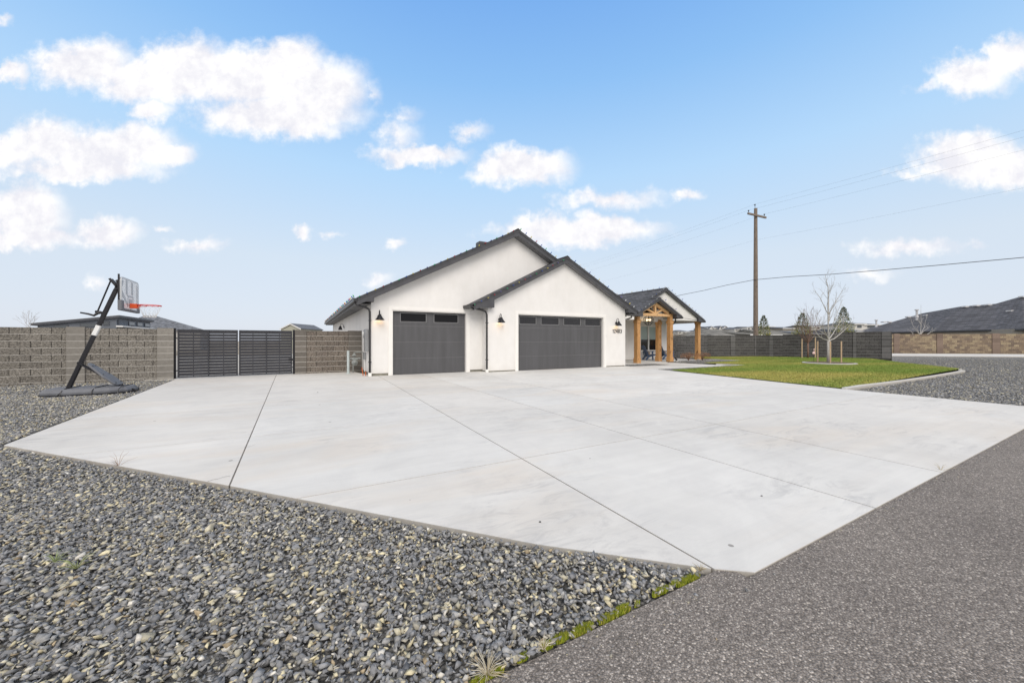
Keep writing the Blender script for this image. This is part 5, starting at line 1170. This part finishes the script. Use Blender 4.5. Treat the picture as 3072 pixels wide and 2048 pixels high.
# hill
mb = MB(); cr = [(1300, 1010), (1700, 1006), (2000, 1005), (2090, 1001), (2160, 995), (2260, 993), (2400, 990), (2560, 984), (2700, 990), (3000, 1000), (3500, 1008)]
rows = []
for (Yd, k) in ((70, 0), (110, .35), (160, .8), (200, 1), (300, 1.0), (800, .8)):
    row = []
    for px, py in cr: hgt = (cz_(py, 200) + .0); p = W(cx(px, Yd), Yd); row.append((p.x, p.y, -.25 + (hgt + .25) * k * (1 if Yd <= 300 else 1.0)))
    rows.append(row)
vs = [p for r_ in rows for p in r_]; n_ = len(cr); mb.add(vs, [(i * n_ + j, i * n_ + j + 1, (i + 1) * n_ + j + 1, (i + 1) * n_ + j) for i in range(len(rows) - 1) for j in range(n_ - 1)]); tag(mb.build('hill', 'hill', smooth=True), kind='structure')
fh('hill_house', (128, 272), 640, 662, 686, 190, 14, 'whitewall', 'farroof', 'leftmost white house on the hill, seen beside the porch', 'hip', 3)
fh('hill_house', (335, 392), 643, 656, 672, 200, 12, 'greywall', 'farroof', 'small dark house between two white hill houses', 'hip', 1)
fh('hill_house', (396, 462), 633, 650, 668, 196, 12, 'whitewall', 'farroof', 'small white house left of the large gabled hill house', 'side', 2)
t_, Y_ = fh('hill_house', (462, 690), 598, 618, 668, 192, 14, 'whitewall', 'farroof', 'large white hill house with dark roof and three gables', 'side', 5)
for (a, b, zt_, ze_, zb_) in ((462, 512, 604, 630, 668), (575, 600, 600, 620, 668), (600, 686, 600, 632, 668)):
    X0, X1 = cx(z6(a, 0)[0], Y_), cx(z6(b, 0)[0], Y_); c0 = (cx(z6(462, 0)[0], Y_) + cx(z6(690, 0)[0], Y_)) / 2
    gable_block(t_, X0 - c0, X1 - c0, -2.0, 3, cz_(z6(0, zb_)[1], Y_) - 3, cz_(z6(0, ze_)[1], Y_), cz_(z6(0, zt_)[1], Y_), 'whitewall', 'farroof', [(X0 - c0 + .8, X1 - c0 - .8, cz_(z6(0, 655)[1], Y_), cz_(z6(0, 640)[1], Y_))], 'gable', .5)
fh('hill_house', (700, 770), 615, 640, 664, 205, 14, 'greywall', 'farroof', 'grey hill house half hidden behind the tan hip roof', 'hip', 2)
fh('hill_house', (775, 905), 607, 632, 660, 180, 14, 'greywall', 'farroof', 'wide dark-roofed hill house right of the tan hip roof', 'hip', 3)
fh('hill_house', (915, 1040), 600, 612, 660, 175, 14, 'whitewall', 'farroof', 'white hill house with low flat roof behind the utility pole', 'side', 3)
fh('hill_house', (1100, 1225), 594, 602, 650, 170, 14, 'whitewall', 'farroof', 'white flat-roofed hill house above the yellowish evergreen', 'side', 2)
fh('hill_house', (1325, 1480), 600, 622, 640, 120, 14, 'beigewall', 'farroof', 'dark low-roofed house left of the reddish tree crown', 'side', 2)
fh('hill_house', (1640, 1815), 580, 602, 640, 130, 14, 'greywall', 'farroof', 'dark flat-roofed house between the reddish and pale trees', 'side', 3)
fh('hill_house', (1800, 1930), 582, 604, 650, 150, 14, 'whitewall', 'farroof', 'pale house behind the trunk of the pale tree', 'hip', 2)
fh('hill_house', (1990, 2135), 576, 598, 640, 155, 14, 'beigewall', 'farroof', 'beige house behind the tallest evergreen', 'side', 2)
fh('hill_house', (2138, 2250), 543, 573, 640, 110, 12, 'greywall', 'farroof', 'light grey house with a dark hip roof at the right end of the dark wall', 'hip', 1)
fh('hill_house', (2240, 2420), 556, 580, 640, 118, 12, 'greywall', 'farroof', 'dark-roofed house just left of the large charcoal roof', 'side', 1)
def tan(name, xr, y0, y1, yb, Y, label, front, mat='shingle_tan', wall='beigewall', rake='whitewall', depth=12, ov=.3): return fh(name, xr, y0, y1, yb, Y, depth, wall, mat, label, front, 0, ov, rake, 'roofs just beyond the dark wall')
tan('neighbour_house', (520, 985), 617, 700, 760, 50, 'wide greige hip-roofed house left of the utility pole', 'hip')
tan('neighbour_house', (960, 1080), 650, 690, 760, 47, 'low greige roof right behind the utility pole', 'side')
tan('neighbour_house', (1190, 1440), 622, 692, 760, 46, 'greige-roofed house between the pole and the reddish tree', 'side', depth=10)
tan('neighbour_house', (1655, 1830), 640, 690, 760, 48, 'charcoal-roofed house with pale fascia behind the small trees', 'side', 'farroof')
tan('neighbour_house', (2150, 2330), 618, 655, 760, 60, 'low dark shed-like roof behind the right end of the dark wall', 'side', 'farroof')
# large charcoal roof on the right
t = empty('charcoal_roof_house', W(45, 45), 'large house with a long charcoal hip roof behind the tan wall', 'house'); O = t.location.copy()
eave = [(2548, 1002.5, 60), (2672, 996, 55), (2790, 993, 50.5), (2880, 990.7, 47), (2987, 988, 43.3), (3072, 985.8, 40), (3420, 974, 33)]
ridge = [(2552, 1000, 61), (2687, 962.5, 62), (2765, 940, 62), (2880, 919.5, 54), (2987, 911, 50), (3066, 888, 48), (3420, 858, 42)]
E_ = [P(*e) - O for e in eave]; G_ = [P(*r_) - O for r_ in ridge]; bk = []
for e, g_ in zip(E_, G_): b = g_ * 2 - e; b.z = e.z; bk.append(b)
mb = MB(); n_ = len(E_); mb.add(E_ + G_ + bk, [(i, i + 1, n_ + i + 1, n_ + i) for i in range(n_ - 1)] + [(n_ + i, n_ + i + 1, 2 * n_ + i + 1, 2 * n_ + i) for i in range(n_ - 1)] + [(0, n_, 2 * n_), (n_ - 1, 3 * n_ - 1, 2 * n_ - 1)])
rf = mb.build('roof', 'shingle_r', t) if 'shingle_r' in M else mb.build('roof', 'shingle_far', t)
mb = MB()
for i in range(n_ - 1): a, b = E_[i], E_[i + 1]; mb.bar(a - Vector((0, 0, .1)), b - Vector((0, 0, .1)), .08, .2)
mb.build('gutter', 'gutter', rf)
mb = MB(); inn = (W(.3, 1.2) - W(0, 0))
for i in range(1, n_ - 1):
    a, b = E_[i] + inn, E_[i + 1] + inn; mb.add([(a.x, a.y, -.3), (b.x, b.y, -.3), (b.x, b.y, b.z), (a.x, a.y, a.z)], [(0, 1, 2, 3)])
mb.build('wall', 'beigewall', t)
mb = MB()
for i in range(n_ - 1):
    a, b = E_[i], E_[i + 1]; c, d = b + inn * 1.1, a + inn * 1.1; z_ = -.22; mb.add([a + Vector((0, 0, z_)), b + Vector((0, 0, z_)), c + Vector((0, 0, z_)), d + Vector((0, 0, z_))], [(0, 1, 2, 3)])
mb.build('soffit', 'dark', rf)
for k, (zx, zy) in enumerate([(1378, 392), (1565, 376), (1758, 362), (2138, 463), (720, 535), (540, 555), (420, 563), (95, 648), (12, 650), (2340, 228)]):
    px_, py_ = 2650 + zx / 5.573, 850 + zy / 5.573; 
    # find depth by interpolating the ridge/eave lines
    j = max(i for i in range(n_ - 1) if ridge[i][0] <= px_ or i == 0); f = min(1, max(0, (px_ - ridge[j][0]) / (ridge[j + 1][0] - ridge[j][0]))); Yr = ridge[j][2] + f * (ridge[j + 1][2] - ridge[j][2]); yr = ridge[j][1] + f * (ridge[j + 1][1] - ridge[j][1])
    j = max(i for i in range(n_ - 1) if eave[i][0] <= px_ or i == 0); f = min(1, max(0, (px_ - eave[j][0]) / (eave[j + 1][0] - eave[j][0]))); Ye = eave[j][2] + f * (eave[j + 1][2] - eave[j][2]); ye = eave[j][1] + f * (eave[j + 1][1] - eave[j][1])
    s_ = min(1, max(.0, (ye - py_) / (ye - yr))); q = P(px_, py_, Ye + (Yr - Ye) * s_ - .25) - O; mb = MB(); mb.box(-.28, .28, -.2, .3, -.06, .12); v_ = mb.build('roof_vent', 'ventw', rf); v_.location = q; v_.rotation_euler.z = -AZ
for (zx, zy0, zy1) in ((560, 440, 545), (-372, 380, 470)):
    pass
for (px_, y0, y1, Y, w_, lb) in ((2650 + 560 / 5.573, 929, 948, 57, .35, 'ch'), (2500 + 505 / 3.92, 960, 977, 61, .30, 'ch')):
    q = P(px_, y1, Y) - O; h = (y1 - y0) / FPX * Y; mb = MB(); mb.tube([(0, 0, -.6), (0, 0, h)], w_ * .38, 10); mb.lathe([(0, 0), (w_ * .7, 0), (w_ * .7, .15), (0, .2)], (0, 0, h - .1), 10); mb.lathe([(w_ * .6, -.2), (w_ * .4, .2)], (0, 0, 0), 10); v_ = mb.build('chimney_pipe', 'ventw', rf); v_.location = q
# left neighbours
K = W(-35.8, 34); KT = 3.54
t = empty('blue_grey_building', (K.x, K.y, 0), 'blue-grey building with shed roof and high windows behind the left wall', 'building')
mb = MB(); mb.prism([(-4.8, -.3), (0, -.3), (0, KT - .15), (-4.8, 2.79 - .15)], 'y', 0, 8.6); w_ = mb.build('wall', 'bluewall', t)
mb = MB(); mb.prism([(-5.1, 2.74), (.25, KT + .04), (.25, KT - .14), (-5.1, 2.56)], 'y', -.25, 8.9); r_ = mb.build('roof', 'bluetrim', t)
mb = MB(); mb.prism([(-5.1, 2.77), (.27, KT + .08), (.27, KT + .045), (-5.1, 2.745)], 'y', -.28, 8.92); mb.build('roof_edge', 'silver', r_)
mb = MB(); mb.box(.0, .45, -.1, 8.8, 2.55, 2.68); mb.build('lower_eave', 'whitewall', r_)
for k in range(4):
    y0 = .5 + k * 2.1 - (.0); mb = MB(); mb.box(.005, .05, y0, y0 + 1.5, 2.78, 3.2) if k else mb.box(.005, .05, .25, .5, 2.78, 3.2); f_ = mb.build('window', 'bluetrim', t)
    if k: mb = MB(); mb.box(.051, .06, y0 + .1, y0 + 1.4, 2.84, 3.14); mb.build('window_pane', 'fglass', f_)
for a, b, c_, d_ in ((-3.85, -3.0, 2.48, 2.62), (-2.3, -1.25, 2.62, 2.82), (-.85, -.45, 2.78, 3.0)):
    mb = MB(); mb.box(a, b, -.05, -.005, c_ - .1, d_ + .05); f_ = mb.build('window', 'bluetrim', t); mb = MB(); mb.box(a + .06, b - .06, -.06, -.051, c_ - .06, d_); mb.build('window_pane', 'fglass', f_)
t = empty('grey_hip_house', W(-60, 62), 'house with a grey shingle hip roof behind the gate and blue-grey building', 'house'); O = t.location.copy()
pe = [P(300, 990, 60), P(612, 990, 56), P(640, 990, 70), P(330, 990, 74)]; pr = [P(434, 946.3, 66), P(470, 948, 65)]
zz = 2.9
for p in pe: p.z = zz
mb = MB(); vs = [p - O for p in pe + pr]; mb.add(vs, [(0, 1, 5, 4), (2, 3, 4, 5), (0, 4, 3), (1, 2, 5), (0, 3, 2, 1)]); mb.build('roof', 'shingle_left', t)
mb = MB(); q = [Vector((p.x, p.y, 0)) - O for p in pe]; c = sum(q, Vector()) / 4; q = [c + (p - c) * .93 for p in q]; vs = [(p.x, p.y, -.3) for p in q] + [(p.x, p.y, zz) for p in q]; mb.add(vs, [(0, 1, 5, 4), (1, 2, 6, 5), (2, 3, 7, 6), (3, 0, 4, 7)]); mb.build('wall', 'greywall', t)
X0, X1 = cx(843, 70), cx(902, 70); t = cam_empty('small_gable_house', (X0 + X1) / 2, 70, 0, 'small gable end with white trim peeking over the right gate leaf')
gable_block(t, -(X1 - X0) / 2, (X1 - X0) / 2, 0, 8, -.3, cz_(986, 70), cz_(971.5, 70), simple('sage_wall', (.36, .36, .30), .8, .05, 1, 5, .1), 'farroof', (), 'gable', .15)

# ------------------------------------------------------------------ sky, sun, camera
world = bpy.data.worlds.new('World'); scn.world = world; world.use_nodes = True; nt = world.node_tree; bg = nt.nodes['Background']
SUN_EL, SUN_AZ = R(40), R(200)      # azimuth measured clockwise from +y
sky = nt.nodes.new('ShaderNodeTexSky'); sky.sky_type = 'NISHITA'; sky.sun_disc = False; sky.sun_elevation = SUN_EL; sky.sun_rotation = SUN_AZ; sky.air_density = 1.0; sky.dust_density = 1.2; sky.ozone_density = 2.5; sky.altitude = 200
tc = nt.nodes.new('ShaderNodeTexCoord'); nrmz = tc.outputs['Generated']
def dotv(v):
    m = nt.nodes.new('ShaderNodeVectorMath'); m.operation = 'DOT_PRODUCT'; lk(nt, nrmz, m.inputs[0]); m.inputs[1].default_value = v; return m.outputs['Value']
az = 0
dF = dotv((SA, CA, 0)); dR = dotv((CA, -SA, 0)); dU = dotv((0, 0, 1))
fs = math_(nt, 'MAXIMUM', dF, .05)
gx = math_(nt, 'DIVIDE', dR, fs); gy = math_(nt, 'DIVIDE', dU, fs)
cmb = nt.nodes.new('ShaderNodeCombineXYZ'); lk(nt, gx, cmb.inputs[0]); lk(nt, gy, cmb.inputs[1])
nz = nt.nodes.new('ShaderNodeTexNoise'); nz.inputs['Scale'].default_value = 9; nz.inputs['Detail'].default_value = 9; nz.inputs['Roughness'].default_value = .62; lk(nt, cmb.outputs[0], nz.inputs['Vector'])
nz2 = nt.nodes.new('ShaderNodeTexNoise'); nz2.inputs['Scale'].default_value = 26; nz2.inputs['Detail'].default_value = 7; nz2.inputs['Roughness'].default_value = .6; lk(nt, cmb.outputs[0], nz2.inputs['Vector'])
wv = nt.nodes.new('ShaderNodeVectorMath'); wv.operation = 'MULTIPLY_ADD'; sb = nt.nodes.new('ShaderNodeVectorMath'); sb.operation = 'SUBTRACT'; lk(nt, nz.outputs['Color'], sb.inputs[0]); sb.inputs[1].default_value = (.5, .5, .5)
lk(nt, sb.outputs[0], wv.inputs[0]); wv.inputs[1].default_value = (.11, .09, 0); lk(nt, cmb.outputs[0], wv.inputs[2])
wv2 = nt.nodes.new('ShaderNodeVectorMath'); wv2.operation = 'MULTIPLY_ADD'; sb2 = nt.nodes.new('ShaderNodeVectorMath'); sb2.operation = 'SUBTRACT'; lk(nt, nz2.outputs['Color'], sb2.inputs[0]); sb2.inputs[1].default_value = (.5, .5, .5)
lk(nt, sb2.outputs[0], wv2.inputs[0]); wv2.inputs[1].default_value = (.05, .045, 0); lk(nt, wv.outputs[0], wv2.inputs[2])
CL = [(190, 150, 125, 62, 1), (330, 185, 140, 50, 1), (430, 165, 130, 75, 1), (560, 180, 160, 75, 1), (665, 160, 95, 78, 1.1), (735, 205, 110, 80, 1), (640, 265, 200, 55, 1), (350, 248, 70, 30, .9), (25, 168, 48, 34, .95), (690, 300, 120, 25, .7),
      (110, 325, 95, 60, 1), (230, 345, 190, 60, 1), (320, 330, 90, 60, .95), (405, 350, 48, 30, .9), (190, 390, 190, 30, .9), (30, 350, 80, 50, .9),
      (55, 490, 100, 70, 1.05), (240, 535, 85, 36, .9), (40, 545, 160, 28, .9), (455, 562, 72, 20, .75), (370, 525, 28, 11, .6), (693, 526, 26, 18, .8), (757, 536, 34, 10, .5), (911, 551, 26, 12, .6), (870, 637, 38, 16, .6), (228, 648, 24, 16, .5), (855, 215, 22, 30, .45),
      (1078, 303, 52, 26, .7), (955, 355, 115, 26, .85), (915, 315, 55, 40, .55), (930, 270, 36, 22, .4), (1200, 385, 120, 48, 1.05), (1265, 375, 60, 42, .8), (1330, 528, 195, 38, 1.05), (1270, 515, 110, 30, .8), (1400, 455, 115, 20, .6), (1583, 446, 44, 18, .75),
      (2240, 175, 90, 52, .95), (2320, 130, 70, 60, 1), (2135, 200, 50, 14, .5), (2225, 365, 130, 58, 1.05), (2310, 385, 130, 50, 1), (2100, 400, 60, 16, .5), (2080, 568, 115, 20, .6), (2235, 560, 32, 13, .4), (2010, 630, 58, 16, .5), (5, 45, 26, 16, .6), ]
acc = None
for (cx_, cy_, rx, ry, st) in CL:
    if st < .8: st *= .8
    s_ = 1.30612; c0 = ((cx_ * s_ - 1536) / FPX, (HY - cy_ * s_) / FPX); r0 = (rx * s_ / FPX, ry * s_ / FPX)
    a = nt.nodes.new('ShaderNodeVectorMath'); a.operation = 'SUBTRACT'; lk(nt, wv2.outputs[0], a.inputs[0]); a.inputs[1].default_value = (c0[0], c0[1], 0)
    b = nt.nodes.new('ShaderNodeVectorMath'); b.operation = 'MULTIPLY'; lk(nt, a.outputs[0], b.inputs[0]); b.inputs[1].default_value = (1 / r0[0], 1 / r0[1], 0)
    l_ = nt.nodes.new('ShaderNodeVectorMath'); l_.operation = 'LENGTH'; lk(nt, b.outputs[0], l_.inputs[0])
    m_ = math_(nt, 'MULTIPLY_ADD', l_.outputs['Value'], -st, st + (.14 if rx > 80 else 0))
    if acc is None: acc = m_
    else:
        sm = nt.nodes.new('ShaderNodeMath'); sm.operation = 'SMOOTH_MAX'; lk(nt, acc, sm.inputs[0]); lk(nt, m_, sm.inputs[1]); sm.inputs[2].default_value = .10; acc = sm.outputs[0]
d = math_(nt, 'ADD', acc, math_(nt, 'MULTIPLY_ADD', nz2.outputs['Fac'], .55, -.275)); d = math_(nt, 'ADD', d, math_(nt, 'MULTIPLY_ADD', nz.outputs['Fac'], .5, -.25))
mr = nt.nodes.new('ShaderNodeMapRange'); mr.interpolation_type = 'SMOOTHSTEP'; lk(nt, d, mr.inputs[0]); mr.inputs[1].default_value = -.14; mr.inputs[2].default_value = .58
fm = nt.nodes.new('ShaderNodeMapRange'); lk(nt, dF, fm.inputs[0]); fm.inputs[1].default_value = .36; fm.inputs[2].default_value = .48; front = math_(nt, 'MULTIPLY', mr.outputs[0], fm.outputs[0])
# unseen cloud added behind the camera to neutralise the ambient light; shows in glass
n3 = nt.nodes.new('ShaderNodeTexNoise'); n3.inputs['Scale'].default_value = 2.6; n3.inputs['Detail'].default_value = 8; n3.inputs['Roughness'].default_value = .6; lk(nt, vmul(nt, nrmz, (1, 1, 2.2)), n3.inputs['Vector'])
mr3 = nt.nodes.new('ShaderNodeMapRange'); mr3.interpolation_type = 'SMOOTHSTEP'; lk(nt, n3.outputs['Fac'], mr3.inputs[0]); mr3.inputs[1].default_value = .28; mr3.inputs[2].default_value = .48
mb_ = nt.nodes.new('ShaderNodeMapRange'); lk(nt, dF, mb_.inputs[0]); mb_.inputs[1].default_value = .44; mb_.inputs[2].default_value = .30
# same added cloud overhead, above the frame
mo_ = nt.nodes.new('ShaderNodeMapRange'); lk(nt, gy, mo_.inputs[0]); mo_.inputs[1].default_value = 1.0; mo_.inputs[2].default_value = 1.6
rest = math_(nt, 'MULTIPLY', mr3.outputs[0], math_(nt, 'MAXIMUM', mb_.outputs[0], mo_.outputs[0]))
cloud = math_(nt, 'MAXIMUM', front, rest)
# thin veil of haze towards the horizon
hz = nt.nodes.new('ShaderNodeMapRange'); lk(nt, dU, hz.inputs[0]); hz.inputs[1].default_value = .0; hz.inputs[2].default_value = .75; hz.inputs[3].default_value = .0; hz.inputs[4].default_value = 1.0
SK = .13
EX = 2 ** -.45
veil = ramp(nt, hz.outputs[0], [(0, tuple(q * EX for q in (.74, .78, .87))), (.25, tuple(q * EX for q in (.69, .79, .90))), (.52, tuple(q * EX for q in (.49, .73, 1.0))), (.75, tuple(q * EX for q in (.29, .56, .95))), (.95, tuple(q * EX for q in (.18, .42, .89)))])
veil = mixc(nt, 1.0, veil, (1 / SK, 1 / SK, 1 / SK), 'MULTIPLY')
skyc = mixc(nt, .93, sky.outputs[0], veil)
cshade = ramp(nt, math_(nt, 'MULTIPLY_ADD', nz.outputs['Fac'], .6, math_(nt, 'MULTIPLY', nz2.outputs['Fac'], .4)), [(.41, (.82, .825, .885)), (.57, (1.0, 1.0, 1.0))])
cl = mixc(nt, 1.0, cshade, (1.06 * EX / SK, 1.05 * EX / SK, 1.05 * EX / SK), 'MULTIPLY')
lk(nt, mixc(nt, cloud, skyc, cl), bg.inputs['Color']); bg.inputs['Strength'].default_value = SK

sl = bpy.data.lights.new('sun', 'SUN'); sl.energy = 1.5; sl.angle = R(38); sl.color = (1, .92, .82)
so = bpy.data.objects.new('sun', sl); COL.objects.link(so)
sd = Vector((math.sin(SUN_AZ) * math.cos(SUN_EL), math.cos(SUN_AZ) * math.cos(SUN_EL), math.sin(SUN_EL))); so.rotation_euler = (-sd).to_track_quat('-Z', 'Y').to_euler(); so.location = (0, -10, 30)

cd = bpy.data.cameras.new('camera'); co = bpy.data.objects.new('camera', cd); COL.objects.link(co); scn.camera = co
cd.sensor_width = 36; cd.lens = 36 * FPX / 3072; cd.clip_end = 8000; cd.clip_start = .05; co.location = CAM; co.rotation_euler = (PI / 2, 0, -AZ); cd.shift_y = -(1024 - HY) / 3072
scn.view_settings.view_transform = 'Standard'; scn.view_settings.look = 'None'; scn.view_settings.exposure = .45; scn.view_settings.gamma = 1
scn.render.resolution_x = 1024; scn.render.resolution_y = 682; scn.render.engine = 'CYCLES'
